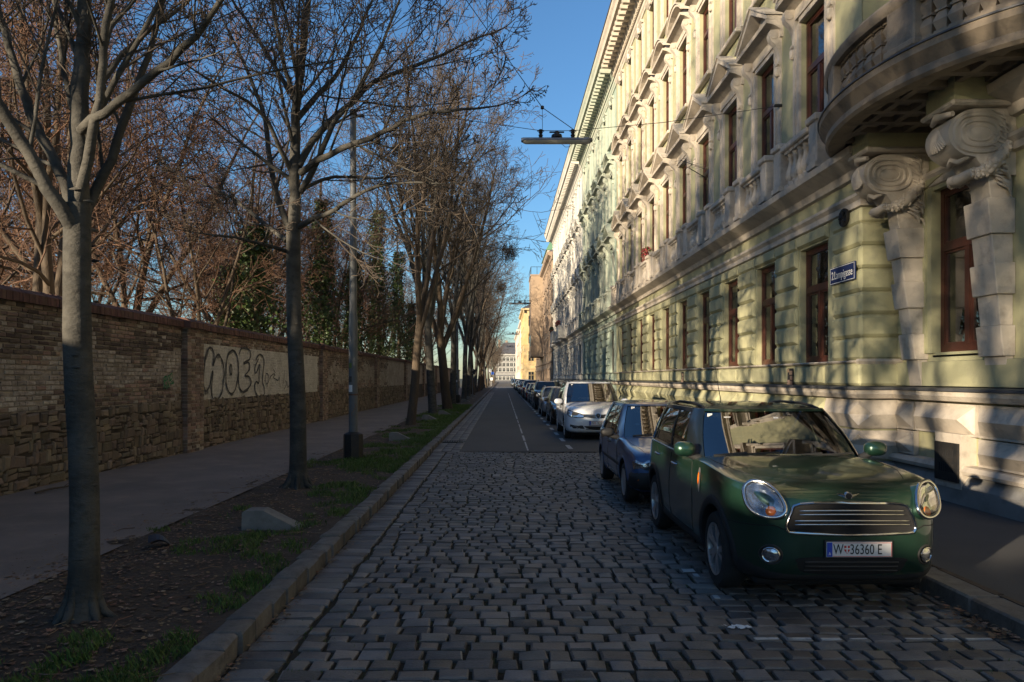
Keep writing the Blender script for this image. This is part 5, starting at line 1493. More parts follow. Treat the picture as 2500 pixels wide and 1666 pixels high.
# ------------------------------------------------------------------ cars (front toward -y, origin on the ground between the axles)
def herm(keys,y,c):
    n=len(keys)
    if y<=keys[0][0]: return keys[0][c]
    if y>=keys[-1][0]: return keys[-1][c]
    for i in range(n-1):
        if keys[i][0]<=y<=keys[i+1][0]: break
    def sl(a,b): return (keys[b][c]-keys[a][c])/(keys[b][0]-keys[a][0])
    d=sl(i,i+1)
    def tan(j):
        if j==0 or j==n-1: return d
        a,b_=sl(j-1,j),sl(j,j+1)
        return 0 if a*b_<=0 else 2*a*b_/(a+b_)
    h=keys[i+1][0]-keys[i][0]; t=(y-keys[i][0])/h
    m0,m1=tan(i),tan(i+1)
    return (2*t**3-3*t*t+1)*keys[i][c]+(t**3-2*t*t+t)*h*m0+(-2*t**3+3*t*t)*keys[i+1][c]+(t**3-t*t)*h*m1
def body_ring(y,W,zb,zs,zt,e=2.5,tum=.965):
    H=zs-zb
    base=[(0,zb),(.55*W,zb),(.84*W,zb+.012),(.925*W,zb+.05*H+.02),(.968*W,zb+.16*H),(.99*W,zb+.30*H),(1.0*W,zb+.46*H),(.998*W,zb+.60*H),(.992*W,zb+.74*H),(.982*W,zb+.88*H),(tum*W,zs)]
    for k in range(1,11):
        a=PI/2*k/10; base.append((tum*W*max(0,math.cos(a))**(2/e),zs+(zt-zs)*math.sin(a)**(2/e)))
    base[-1]=(0,zt)
    full=[(x,y,z) for x,z in base]+[(-x,y,z) for x,z in reversed(base[1:-1])]
    return full
def apply_bool(o,cutters):
    for c in cutters:
        m=o.modifiers.new('cut','BOOLEAN'); m.operation='DIFFERENCE'; m.object=c; m.solver='EXACT'; m.material_mode='TRANSFER'
    dg=bpy.context.evaluated_depsgraph_get(); me=bpy.data.meshes.new_from_object(o.evaluated_get(dg))
    o.modifiers.clear(); o.data=me
    for c in cutters: bpy.data.objects.remove(c)
class Car:
    def __init__(s,name,label,sp,paint,loc,detail=2,group='cars parked along the right kerb'):
        s.E=empty(name,loc); tag(s.E,label,'car',group); s.sp=sp; s.paint=paint; s.d=detail
        st=sp['st']; ys=[]
        y0,y1=st[0][0],st[-1][0]
        n=56 if detail==2 else 34
        for k in range(n+1):
            t=k/n; t=t-.11*math.sin(2*PI*t)      # denser toward both ends
            ys.append(y0+(y1-y0)*t)
        rings=[body_ring(y,*[herm(st,y,c) for c in (1,2,3,4)],e=sp.get('e',2.5)) for y in ys]
        b=MB(); b.loft(rings,True,True)
        me=b.mesh('body',180)
        s.bvh=BVHTree.FromPolygons([v.co.copy() for v in me.vertices],[tuple(p.vertices) for p in me.polygons])
        me.materials.append(paint)
        s.body=obj('body',me,None,s.E)
        cut=[]
        for yy in (sp['yf'],sp['yr']):
            for sd in (-1,1):
                c=MB(); c.lathe([(0,0),(sp['R']+sp.get('gap',.05),0),(sp['R']+sp.get('gap',.05),.6),(0,.6)],32,(sd*(sp['hw']-.33) if sd>0 else -sp['hw']-.27,yy,sp['R']+.01),'x')
                m2=c.mesh('cut'); m2.materials.append(M['plastic']); cut.append(obj('cut',m2)); cut[-1].location=tuple(loc)
        if detail>=1:
            g=sp['gh']; c=MB(); c.box(-g['b0']+.09,g['b0']-.09,g['yf0']+.10,g['yr0']-.1,.45,2.0); m2=c.mesh('cut'); m2.materials.append(M['dark']); cut.append(obj('cut',m2)); cut[-1].location=tuple(loc)
        apply_bool(s.body,cut)
        s.body.data.polygons.foreach_set('use_smooth',[True]*len(s.body.data.polygons)); s.body.data.set_sharp_from_angle(angle=rad(32))
        s.greenhouse(); s.wheels()
    # -- projections on the body skin
    def F(s,x,z,off=0.0):
        h=s.bvh.ray_cast(Vector((x,-6,z)),Vector((0,1,0)))
        if h[0] is None:
            h=s.bvh.find_nearest(Vector((x,s.sp['st'][0][0],z)))
        return h[0]+h[1]*off*(1 if h[1].y<.3 else -1)
    def Sd(s,sd,y,z,off=0.0):
        h=s.bvh.ray_cast(Vector((sd*4,y,z)),Vector((-sd,0,0)))
        if h[0] is None: h=s.bvh.find_nearest(Vector((sd*s.sp['hw'],y,z)))
        n=h[1] if h[1].x*sd>0 else -h[1]
        return h[0]+n*off
    def Tp(s,x,y,off=0.0):
        h=s.bvh.ray_cast(Vector((x,y,4)),Vector((0,0,-1)))
        return h[0]+Vector((0,0,off))
    def patch(s,name,outl,mat_,off=lambda r:.004,rings=5,parent=None,c=None,proj=None):
        proj=proj or s.F
        n=len(outl)
        if c is None: c=(sum(p[0] for p in outl)/n,sum(p[1] for p in outl)/n)
        b=MB(); R=[]
        for k in range(1,rings+1):
            r=k/rings; R.append([tuple(proj(c[0]+(p[0]-c[0])*r,c[1]+(p[1]-c[1])*r,off(r))) for p in outl])
        o=len(b.v); b.v.append(tuple(proj(c[0],c[1],off(0)))); 
        for r in R: b.v.extend(r)
        for i in range(n): b.f.append((o,o+1+i,o+1+(i+1)%n))
        for k in range(rings-1):
            for i in range(n):
                a=o+1+k*n; j=(i+1)%n; b.f.append((a+i,a+n+i,a+n+j,a+j))
        return b.build(name,mat_,parent or s.E,smooth=50,fix=False)
    def edge(s,name,outl,rad_,mat_,off=.004,closed=True,parent=None,proj=None,sides=6):
        proj=proj or s.F
        P=[proj(p[0],p[1],off) for p in outl]
        if closed: P=P+[P[0],P[1]]
        b=MB(); b.tube([tuple(p) for p in P],rad_,sides,not closed); return b.build(name,mat_,parent or s.E,smooth=60)
    def greenhouse(s):
        g=s.sp['gh']; n=g.get('n',7.0)
        def prm(t):
            lf=lambda a,b:a+(b-a)*t
            yf,yr=lf(g['yf0'],g['yf1']),lf(g['yr0'],g['yr1']); 
            bl=g.get('bulge',.02)*math.sin(PI*t)
            return (yf-bl*.6,yr+bl*.4,lf(g['b0'],g['b1'])+bl)
        def zz(y,t):
            z0=g['z0']+(g.get('z0r',g['z0'])-g['z0'])*min(1,max(0,(y-g['yf0'])/(g['yr0']-g['yf0'])))
            return z0+(g['z1']-z0)*t
        def front(q,t,o=0,rear=False):       # q = lateral fraction
            yf,yr,b=prm(t); yc=(yf+yr)/2; a=(yr-yf)/2
            k=a*(1-(max(0,1-abs(q)**n))**(1/n))
            y=(yf+k*1.0-o) if not rear else (yr-k+o)
            return (b*q*(1+o/b),y,zz(y,t)+o*.5)
        def side(sd,y,t,o=0):
            yf,yr,b=prm(t); yc=(yf+yr)/2; a=(yr-yf)/2
            q=min(1,abs((y-yc)/a)); x=b*(max(0,1-q**n))**(1/n)
            return (sd*(x+o),y,zz(y,t)+o*.3)
        s.front=front; s.side=side; s.zz=zz; s.prm=prm
        gm=M['carglass'] if s.d>=1 else M['farglass']; sm=M['tint'] if s.d>=1 else M['farglass']
        paint=s.paint; pil=g.get('pillar',paint)
        qw=g.get('qw',.90)
        def panel(name,fn,u0,u1,v0,v1,m,nu=10,nv=8):
            b=MB(); b.grid(lambda u,v:fn(u0+(u1-u0)*u,v0+(v1-v0)*v),nu,nv); return b.build(name,m,s.E,smooth=180,fix=False)
        panel('windscreen',lambda q,t:front(q,t,-.004),-qw,qw,.02,.955,gm,16,8)
        panel('rear_window',lambda q,t:front(q,t,-.004,True),-.84,.84,.12,.93,sm,12,6)
        # frames: everything round the glass as body-coloured strips
        b=MB()
        b.grid(lambda u,v:front(-qw+2*qw*u,.955+.05*v,.004),16,2); b.build('roof_header',paint,s.E,smooth=180,fix=False); b=MB()
        b.grid(lambda u,v:front(-.99+1.98*u,-.02+.14*v,.003,True),12,2); b.grid(lambda u,v:front(-.99+1.98*u,.93+.07*v,.003,True),12,2)
        b.build('rear_window_frame',paint,s.E,smooth=180,fix=False)
        def yat(sd_f,t):          # y where the pillar starts/ends for lateral fraction sd_f
            return front(sd_f,t)[1]
        for sd in (-1,1):
            b=MB()
            # A pillar wraps from the screen edge round to the side glass
            def ap(u,v):
                if u<.5: return front(sd*(qw+(.995-qw)*u*2),-.02+1.03*v,.007)
                y0=front(.995,-.02+1.03*v)[1]; y1=g['aend0']+(g['aend1']-g['aend0'])*v
                return side(sd,y0+(y1-y0)*(u-.5)*2,-.02+1.03*v,.007)
            b.grid(ap,12,12); b.build('front_pillar',pil,s.E,smooth=60,fix=False)
            b=MB(); 
            def cp(u,v):
                if u<.5: return front(sd*(.84+(.995-.84)*u*2),-.02+1.03*v,.006,True)
                y0=front(.995,-.02+1.03*v,0,True)[1]; y1=g['cend0']+(g['cend1']-g['cend0'])*v
                return side(sd,y0+(y1-y0)*(u-.5)*2,-.02+1.03*v,.006)
            b.grid(cp,12,12); b.build('rear_pillar',g.get('cpillar',pil),s.E,smooth=60,fix=False)
            bs=g['bp']
            def sy(f,t):
                a=g['aend0']+(g['aend1']-g['aend0'])*t; c=g['cend0']+(g['cend1']-g['cend0'])*t; return a+(c-a)*f
            for k,(f0,f1) in enumerate(bs):
                panel('side_window',lambda f,t:side(sd,sy(f,t),t,-.003),f0,f1,.05,.93,sm,10,6)
            b=MB()
            b.grid(lambda u,v:side(sd,sy(u,-.03+.08*v),-.03+.08*v,.004),14,2); b.grid(lambda u,v:side(sd,sy(u,.92+.09*v),.92+.09*v,.005),14,2)
            b.build('window_frame',g.get('wframe',paint),s.E,smooth=60,fix=False)
            b=MB()
            for k in range(len(bs)-1):
                b.grid(lambda u,v:side(sd,sy(bs[k][1]+(bs[k+1][0]-bs[k][1])*u,v),v,.003),2,8)
            if len(bs)>1: b.build('door_pillar',M['plastic'],s.E,smooth=60,fix=False)
        # roof
        b=MB(); rings=[]; N=64
        yf,yr,bw=prm(1.0); yc=(yf+yr)/2; a=(yr-yf)/2
        def rp(th,r,o=0):
            cs,sn=math.cos(th),math.sin(th); e=2/n
            x=(bw+.004)*math.copysign(abs(sn)**e,sn); y=yc-(a+.004)*math.copysign(abs(cs)**e,cs)
            z=g['z1']+g['crown']*(1-r**2.6)
            return (x*r,yc+(y-yc)*r,z+o)
        rr=[1.0,.985,.95,.88,.75,.55,.3,.12]
        for r in rr: rings.append([rp(2*PI*k/N,r,-.012 if r==1.0 else 0) for k in range(N)])
        b.loft(rings,True,True); b.build('roof',g.get('roof',paint),s.E,smooth=50)
        s.roofz=g['z1']+g['crown']; s.rp=rp
    def wheels(s):
        sp=s.sp; R=sp['R']; w=.205
        key=('wheel',R,sp.get('rim','five'),s.d)
        if key not in MATS:
            t=MB(); t.lathe([(R*.66,-w/2+.012),(R*.72,-w/2-.002),(R*.93,-w/2+.004),(R*.985,-w/2+.03),(R,-w/4),(R,w/4),(R*.985,w/2-.03),(R*.93,w/2-.004),(R*.72,w/2+.002),(R*.66,w/2-.012)],40,(0,0,0),'x',False)
            tm=t.mesh('tyre',40)
            r=MB(); r.lathe([(R*.67,-w/2+.01),(R*.69,-w/2),(R*.64,-w/2+.006),(R*.62,-w/2+.05),(R*.62,w/2-.01),(R*.67,w/2-.01)],40,(0,0,0),'x',False)
            if sp.get('rim')=='cap':
                r.lathe([(0,-w/2-.004),(R*.2,-w/2-.006),(R*.45,-w/2+.004),(R*.6,-w/2+.008),(R*.64,-w/2+.02),(0,-w/2+.03)],28,(0,0,0),'x')
            else:
                r.lathe([(0,-w/2+.012),(R*.10,-w/2+.008),(R*.15,-w/2+.016),(R*.16,-w/2+.06),(0,-w/2+.06)],16,(0,0,0),'x')
                for k in range(5):
                    for da in (-.17,.17):
                        a0=2*PI*k/5+da*.75; a1=2*PI*k/5+da*1.25
                        p0=Vector((0,math.cos(a0),math.sin(a0))); p1=Vector((0,math.cos(a1),math.sin(a1))); tn=Vector((0,-math.sin(a1),math.cos(a1)))
                        rg=[]
                        for q,wd,dx in ((.13,.022,.02),(.38,.02,.012),(.63,.03,.008)):
                            c=p0.lerp(p1,q/.63)*R*q; x0=-w/2+dx
                            rg.append([(x0,*(c+tn*wd)[1:]),(x0,*(c-tn*wd)[1:]),(x0+.035,*(c-tn*wd*.9)[1:]),(x0+.035,*(c+tn*wd*.9)[1:])])
                        r.loft(rg,True,True)
            rm=r.mesh('rim',35)
            d=MB(); d.lathe([(0,-.02),(R*.6,-.02),(R*.6,.02),(0,.02)],24,(0,0,0),'x'); dm=d.mesh('brake_disc')
            for mm,m2 in ((tm,'rubber'),(rm,'alloy'),(dm,'iron')): mm.materials.append(M[m2])
            MATS[key]=(tm,rm,dm)
        tm,rm,dm=MATS[key]
        for yy in (sp['yf'],sp['yr']):
            for sd in (-1,1):
                E=empty('wheel',(sd*(sp['hw']-w/2-.02),yy,R),(rad(17)*(1 if yy>0 else 2.2),0,0 if sd<0 else PI),s.E)
                obj('tyre',tm,None,E); obj('rim',rm,None,E); obj('brake_disc',dm,None,E)
    def plate(s,text,x,z,w=.52,h=.12,tilt=0.0,gap=.022):
        p=s.F(x,z); E=empty('number_plate',(x,p.y-gap,z),(PI/2+tilt,0,0),s.E)
        b=MB(); b.cbox(-w/2-.012,w/2+.012,-h/2-.010,h/2+.010,-.02,-.001,.004); b.build('holder',M['plastic'],E)
        b=MB(); b.cbox(-w/2,w/2,-h/2,h/2,-.004,.004,.002); b.build('sheet',M['platewhite'],E)
        b=MB(); b.box(-w/2+.003,-w/2+.046,-h/2+.003,h/2-.003,.0035,.0055); b.build('euro_band',M['plateblue'],E)
        b=MB()
        for zz_ in (-h/2+.004,h/2-.009,): b.box(-w/2+.05,w/2-.003,zz_,zz_+.004,.0035,.005)
        b.box(w/2-.007,w/2-.003,-h/2+.009,h/2-.009,.0035,.005); b.build('red_border',M['platered'],E)
        x0=-w/2+.057
        def put(sx,st,size,m,yo=-.002,nm='character'):
            obj(nm,text_mesh(st,size,nm,.0008),m,E,(sx,yo,.0055),None,(.80,1.18,1))
        put(x0+.036,text[0],.098,M['letter'])
        b=MB(); sx=x0+.105; b.prism([(-.022,.030),(.022,.030),(.022,-.005),(.0,-.034),(-.022,-.005)],0.0035,.0055,lambda a,c,t:(sx+a,c,t)); sh=b.build('shield',M['platered'],E)
        b=MB(); b.box(sx-.005,sx+.005,-.026,.030,.0058,.0066); b.box(sx-.022,sx-.005,.002,.012,.0058,.0066); b.box(sx+.005,sx+.022,.002,.012,.0058,.0066); b.build('cross',M['whitelet'],E)
        put(x0+.255 if len(text)>6 else x0+.26,text[1:],.098,M['letter'])
        put(-w/2+.0245,'A',.032,M['whitelet'],-.034)
        return E
    def mirror(s,sd,pos,size,m,stalk=True):
        E=empty('door_mirror',pos,(0,0,0),s.E)
        b=MB(); rings=[]
        for k in range(11):
            a=-PI/2+PI*k/10*.93; r=max(.02,math.cos(a)**.8 if math.cos(a)>0 else 0); yy=size[1]*math.sin(a)
            rings.append([(size[0]*r*math.copysign(abs(math.cos(t))**.8,math.cos(t)),yy,size[2]*r*math.copysign(abs(math.sin(t))**.8,math.sin(t))) for t in [2*PI*j/20 for j in range(20)]])
        b.loft(rings,True,True); b.build('cap',m,E,smooth=70)
        b=MB(); tgt=(-sd*(abs(pos[0])-s.sp['hw']+.09),.02,-size[2]*1.35); b.tube([(-sd*size[0]*.2,.02,-size[2]*.5),(-sd*size[0]*.75,.02,-size[2]*.95),tgt],[.04,.035,.045],8); b.build('stalk',M['plastic'],E,smooth=60)
    def handle(s,y,z,m):
        for sd in (-1,1):
            P=[s.Sd(sd,y+dy,z+dz,o) for dy,dz,o in ((-.1,0,.004),(-.07,.002,.03),(0,.004,.036),(.07,.006,.03),(.1,.006,.004))]
            b=MB(); b.tube([tuple(p) for p in P],[.012,.014,.015,.014,.012],7); b.build('door_handle',m,s.E,smooth=60)
    def seams(s,lines,r=.0035,proj='S'):
        for sd in ((-1,1) if proj=='S' else (1,)):
            for L in lines:
                Q=[]
                for i in range(len(L)-1):
                    for k in range(6): t=k/6; Q.append((L[i][0]+(L[i+1][0]-L[i][0])*t,L[i][1]+(L[i+1][1]-L[i][1])*t))
                Q.append(L[-1])
                pr=(lambda a,c,o:s.Sd(sd,a,c,o)) if proj=='S' else (s.F if proj=='F' else s.Tp)
                s.edge('panel_gap',Q,r,M['dark'],.0005,False,None,pr,5)
    def arches(s,r0,r1,m,off=.014,a0=-14,a1=194):
        for yy in (s.sp['yf'],s.sp['yr']):
            for sd in (-1,1):
                b=MB(); zc=s.sp['R']+.01
                def f(u,v):
                    a=rad(a0+(a1-a0)*u); r=r0+(r1-r0)*v
                    y=yy+r*math.cos(a); z=zc+r*math.sin(a)
                    o=off*(1 if 0<v<1 else .15)
                    return s.Sd(sd,y,max(z,.17),o)
                b.grid(f,30,4)
                def g_(u,v):
                    a=rad(a0+(a1-a0)*u); y=yy+r0*math.cos(a); z=zc+r0*math.sin(a); p=s.Sd(sd,y,max(z,.17),off*.15); p.x-=sd*.08*v; return p
                b.grid(g_,30,1); b.build('wheel_arch',m,s.E,smooth=50,fix=False)
    def interior(s,ydash,zd,lhd=1):
        g=s.sp['gh']
        b=MB(); b.cbox(-g['b0']+.12,g['b0']-.12,g['yf0']+.06,ydash+.18,.5,zd,.05); b.build('dashboard',M['seat'],s.E)
        for sd in (-1,1):
            E=empty('front_seat',(sd*.37,ydash+.85,0),(0,0,0),s.E)
            b=MB(); b.loft([[(x*.25,y+.0,z) for x,y,z in ((-1,-.08,.5),(1,-.08,.5),(1,.08,.5),(-1,.08,.5))],[(x*.26,y+.10,z) for x,y,z in ((-1,-.07,.85),(1,-.07,.85),(1,.07,.85),(-1,.07,.85))],[(x*.21,y+.17,z) for x,y,z in ((-1,-.06,g['z0']+.12),(1,-.06,g['z0']+.12),(1,.06,g['z0']+.12),(-1,.06,g['z0']+.12))]],True,True); b.build('backrest',M['seat'],E)
            b=MB(); b.cbox(-.13,.13,.12,.24,g['z0']+.15,g['z0']+.34,.05); b.build('headrest',M['seat'],E)
        b=MB(); b.cbox(-.6,.6,ydash+1.65,ydash+1.85,.5,g['z0']+.02,.06)
        b.build('rear_bench',M['seat'],s.E)
        for x in (-.36,.36):
            b=MB(); b.cbox(x-.12,x+.12,ydash+1.7,ydash+1.8,g['z0']+.04,g['z0']+.2,.04); b.build('rear_headrest',M['seat'],s.E)
        P=[]
        for k in range(25):
            a=2*PI*k/24; P.append((lhd*.37+.185*math.cos(a),ydash+.32+.07*math.sin(a),zd+.02+.17*math.sin(a)))
        b=MB(); b.tube(P,.016,8,False); b.tube([(lhd*.37-.18,ydash+.32,zd+.02),(lhd*.37,ydash+.29,zd-.01),(lhd*.37+.18,ydash+.32,zd+.02)],.022,6); b.tube([(lhd*.37,ydash+.29,zd),(lhd*.37,ydash+.1,zd-.1)],.04,8); b.build('steering_wheel',M['plastic'],s.E,smooth=60)
        b=MB(); p=s.front(0,.9); b.cbox(-.12,.12,p[1]+.05,p[1]+.09,p[2]-.07,p[2]+.01,.02); b.build('rear_view_mirror',M['plastic'],s.E)
    def wipers(s,L):
        for (x0,x1,t1) in L:
            P=[Vector(s.front(x0+(x1-x0)*k/6,.045+t1*(k/6),.02)) for k in range(7)]
            b=MB(); b.tube([tuple(p) for p in P],.010,6); b.tube([tuple(P[0]),tuple(P[0].lerp(P[-1],.5)+Vector((0,-.012,.012)))],.013,6); b.build('wiper',M['plastic'],s.E)
    def rails(s,m,y0,y1,x,h=.05):
        for sd in (-1,1):
            P=[]
            for k in range(11):
                t=k/10; y=y0+(y1-y0)*t; z=s.gz(x,y)+h*min(1,3.2*min(t,1-t)+.05)
                P.append((sd*x,y,z))
            b=MB(); b.tube(P,[.012]+[.017]*9+[.012],7); b.build('roof_rail',m,s.E,smooth=60)
    def gz(s,x,y):
        yf,yr,bw=s.prm(1.0); yc=(yf+yr)/2; a=(yr-yf)/2; n=s.sp['gh'].get('n',7)
        r=min(1,((abs(x)/bw)**n+(abs(y-yc)/a)**n)**(1/n)); return s.sp['gh']['z1']+s.sp['gh']['crown']*(1-r**2.6)
def circ(cx,cz,rx,rz,n=20,p=1.0,tilt=0.0):
    out=[]
    for k in range(n):
        a=2*PI*k/n; u=rx*math.copysign(abs(math.cos(a))**p,math.cos(a)); v=rz*math.copysign(abs(math.sin(a))**p,math.sin(a))
        out.append((cx+u*math.cos(tilt)-v*math.sin(tilt),cz+u*math.sin(tilt)+v*math.cos(tilt)))
    return out
def smooth_poly(P,m=4):
    n=len(P);Q=[]
    for i in range(n):
        p0,p1,p2,p3=P[i-1],P[i],P[(i+1)%n],P[(i+2)%n]
        for k in range(m):
            t=k/m; Q.append(tuple(.5*((2*p1[c])+(p2[c]-p0[c])*t+(2*p0[c]-5*p1[c]+4*p2[c]-p3[c])*t*t+(3*p1[c]-p0[c]-3*p2[c]+p3[c])*t**3) for c in (0,1)))
    return Q
# ---- green car in front
green=carpaint('green_car_paint',(.014,.046,.031),.5,.32)
SPM=dict(st=[(-2.07,.43,.40,.62,.74),(-2.045,.56,.33,.75,.87),(-1.99,.665,.26,.865,.94),(-1.90,.75,.225,.935,.985),(-1.78,.82,.205,.98,1.02),(-1.64,.865,.20,1.0,1.045),(-1.48,.885,.195,1.015,1.065),(-1.2,.892,.19,1.03,1.095),(-.75,.893,.185,1.045,1.125),(-.2,.893,.185,1.05,1.09),(.8,.893,.19,1.065,1.09),(1.4,.888,.20,1.08,1.10),(1.75,.85,.24,1.06,1.10),(1.93,.76,.30,.98,1.06),(2.01,.62,.38,.85,.97),(2.035,.45,.45,.7,.8)],
    yf=-1.2975,yr=1.2975,R=.338,gap=.052,hw=.893,e=2.6,
    gh=dict(yf0=-.70,yr0=1.86,b0=.85,z0=1.075,z0r=1.10,yf1=-.14,yr1=1.62,b1=.69,z1=1.54,crown=.06,n=7.5,bulge=.025,qw=.90,aend0=-.42,aend1=.02,cend0=1.45,cend1=1.36,bp=[(.03,.46),(.50,.97)],pillar=carpaint('dark_pillar_paint',(.010,.016,.022),.3,.3),cpillar=M['tint'],wframe=M['plastic']))
MX=2.775
c=Car('compact_car','dark green compact car with oval headlights parked nearest at the right kerb',SPM,green,(MX,7.94,.006),2)
mini=c
HL=[(-.865,1.000),(-.815,1.040),(-.74,1.045),(-.66,1.008),(-.56,.915),(-.495,.815),(-.505,.758),(-.575,.735),(-.70,.762),(-.795,.828),(-.852,.914)]
def pod(c,sd,cx,cz,outl,n,mats_):
    """headlamp built as its own oval unit, leaning back with the wing"""
    n=Vector((sd*n[0],n[1],n[2])).normalized(); u=Vector((0,0,1)).cross(n).normalized(); v=n.cross(u)
    if u.x*sd<0: u=-u
    o=c.F(sd*cx,cz)+n*(-.006)
    P=lambda a,b_,h=0.0: tuple(o+u*a+v*b_+n*h)
    N_=len(outl)
    E=empty('headlight',(0,0,0),parent=c.E)
    b=MB(); b.loft([[P(a*1.06,b_*1.06,-.20) for a,b_ in outl],[P(a*1.09,b_*1.09,-.06) for a,b_ in outl],[P(a*1.04,b_*1.04,-.012) for a,b_ in outl],[P(a,b_,0) for a,b_ in outl]],True,False); b.build('bezel',c.paint,E,smooth=60)
    b=MB(); b.loft([[P(a*r,b_*r,h) for a,b_ in outl] for r,h in ((1,-.004),(.96,-.03),(.8,-.05),(.5,-.06),(.1,-.062))],True,True); b.build('reflector',M['lens'],E,smooth=60)
    b=MB(); L=[P(a*1.02,b_*1.02,.004) for a,b_ in outl]; b.tube(L+L[:2],.017,8,False); b.build('chrome_ring',M['chrome'],E,smooth=70)
    ci=[(.088*math.cos(t)+.005,.088*math.sin(t)+.008) for t in [2*PI*k/24 for k in range(24)]]
    b=MB(); b.loft([[P(.005+(a-.005)*r,.008+(b_-.008)*r,h) for a,b_ in ci] for r,h in ((1.05,-.012),(1,-.006),(.9,-.03),(.5,-.05),(.1,-.052))],True,True); b.build('bulb_reflector',M['chrome'],E,smooth=50)
    ci=[(-.055+.042*math.cos(t),-.088+.042*math.sin(t)) for t in [2*PI*k/18 for k in range(18)]]
    b=MB(); b.loft([[P(-.055+(a+.055)*r,-.088+(b_+.088)*r,h) for a,b_ in ci] for r,h in ((1,-.02),(1,.0),(.8,.012),(.4,.018),(.1,.019))],True,True); b.build('turn_signal',M['orange'],E,smooth=60)
    b=MB(); b.loft([[P(a*r,b_*r,h) for a,b_ in outl] for r,h in ((.98,.004),(.85,.022),(.6,.034),(.3,.040),(.05,.041))],True,True); b.build('lens_cover',M['lensglass'],E,smooth=70)
    return E
EGG=smooth_poly([(.185,.075),(.150,.135),(.085,.158),(-.01,.140),(-.10,.075),(-.165,-.015),(-.180,-.085),(-.140,-.135),(-.05,-.150),(.06,-.125),(.145,-.055)],3)
for sd in (-1,1):
    pod(c,sd,.66,.89,[(a*.90,b_*.93) for a,b_ in EGG],(.46,-.80,.38),None)
    FG=c.patch('fog_light',circ(sd*.62,.455,.050,.052,18),M['lens'],lambda r:.012+.012*(1-r*r),4)
    c.edge('fog_ring',circ(sd*.62,.455,.056,.058,18),.008,M['chrome'],.010,True,FG)
    c.edge('fog_recess',circ(sd*.62,.455,.074,.075,18),.010,M['plastic'],.0,True,FG)
GR=smooth_poly([(-.40,.862),(0,.872),(.40,.862),(.475,.80),(.512,.70),(.50,.655),(.44,.638),(0,.625),(-.44,.638),(-.50,.655),(-.512,.70),(-.475,.80)],3)
g=c.patch('grille',GR,M['dark'],lambda r:.003,5)
c.edge('chrome_surround',GR,.013,M['chrome'],.006,True,g)
def curvebar(z,hw_,off,r,m,par,nm):
    y0=min(c.F(0,z).y,c.F(.08,z).y); y1=(c.F(hw_,z).y+c.F(-hw_,z).y)/2
    P=[]
    for k in range(21):
        x=-hw_+2*hw_*k/20; P.append((x,y0+(y1-y0)*(abs(x)/hw_)**2.2-off,z+.004*math.cos((k/20-.5)*PI)))
    q=MB(); q.tube(P,[r*.35]+[r]*19+[r*.35],8); q.build(nm,m,par,smooth=70)
for z,hw_ in ((.80,.415),(.722,.455)):
    for dz in (-.015,.015): curvebar(z+dz,hw_,.022,.0075,M['chrome'],g,'grille_bar')
for k in range(11):
    x=-.40+.08*k; c.edge('grille_rib',[(x,.645),(x,.74),(x,.85)],.0025,M['dark'],.002,False,g)
for k in range(4):
    z=.665+.055*k; c.edge('grille_rib',[(-.44+.88*q/8,z) for q in range(9)],.003,M['dark'],.005,False,g)
IN=smooth_poly([(-.41,.44),(0,.452),(.41,.44),(.43,.40),(.36,.315),(0,.295),(-.36,.315),(-.43,.40)],3)
i_=c.patch('lower_intake',IN,M['dark'],lambda r:.003,4)
for z in (.34,.375,.41): c.edge('intake_bar',[(-.37+.74*q/10,z) for q in range(11)],.006,M['plastic'],.008,False,i_)
b=MB(); b.grid(lambda u,v:c.F(-.80+1.6*u,.205+(.085+.10*abs(2*u-1)**5)*v,.012*(1 if 0<v<1 else .1)),30,4); b.build('front_lip',M['plastic'],c.E,smooth=60,fix=False)
c.arches(.390,.470,M['plastic'])
for sd in (-1,1):
    b=MB(); b.grid(lambda u,v:c.Sd(sd,-.88+1.76*u,.205+.125*v,.016*(1 if 0<v<1 else .1)),20,4); b.build('sill_trim',M['plastic'],c.E,smooth=60,fix=False)
    # belt line chrome and side scuttle with marker
    P=[Vector(c.side(sd,c.sp['gh']['aend0']+(1.75-c.sp['gh']['aend0'])*k/20,-.03,.014)) for k in range(21)]
    b=MB(); b.tube([tuple(p) for p in P],.009,6); b.build('belt_trim',M['chrome'],c.E,smooth=60)
    sc=smooth_poly([(-.86,.985),(-.80,1.0),(-.80,.88),(-.84,.79),(-.87,.80)],3)
    scu=c.patch('side_scuttle',sc,M['alloy'],lambda r:.008,3,None,None,lambda a,b_,o,sd=sd:c.Sd(sd,a,b_,o))
    c.patch('side_marker',smooth_poly([(-.848,.955),(-.815,.955),(-.818,.86),(-.845,.86)],3),M['orange'],lambda r:.014+.006*(1-r*r),3,scu,None,lambda a,b_,o,sd=sd:c.Sd(sd,a,b_,o))
    c.mirror(sd,(sd*.955,-.55,1.165),(.108,.085,.075),green)
P=[Vector(c.front(-.97+1.94*k/20,-.025,.016)) for k in range(21)]
b=MB(); b.tube([tuple(p) for p in P],.010,6); b.build('cowl_trim',M['chrome'],c.E,smooth=60)
c.seams([[(-.55,.34),(-.60,.6),(-.56,.85),(-.50,1.03)],[(.42,.34),(.42,.7),(.40,1.04)],[(1.0,.95),(1.22,1.04)],[(-.55,.34),(0,.335),(.42,.34),(.85,.36)]])
c.seams([[(-.86,.665),(-.60,.69),(-.52,.66)],[(.86,.665),(.60,.69),(.52,.66)]],.004,'F')
c.seams([[(-.60,-1.72),(-.72,-1.4),(-.77,-1.0),(-.77,-.8)],[(.60,-1.72),(.72,-1.4),(.77,-1.0),(.77,-.8)]],.003,'T')
c.handle(-.12+.28,.935,M['chrome']); c.handle(1.02,.955,M['chrome'])
c.plate('W36360 E',.05,.513)
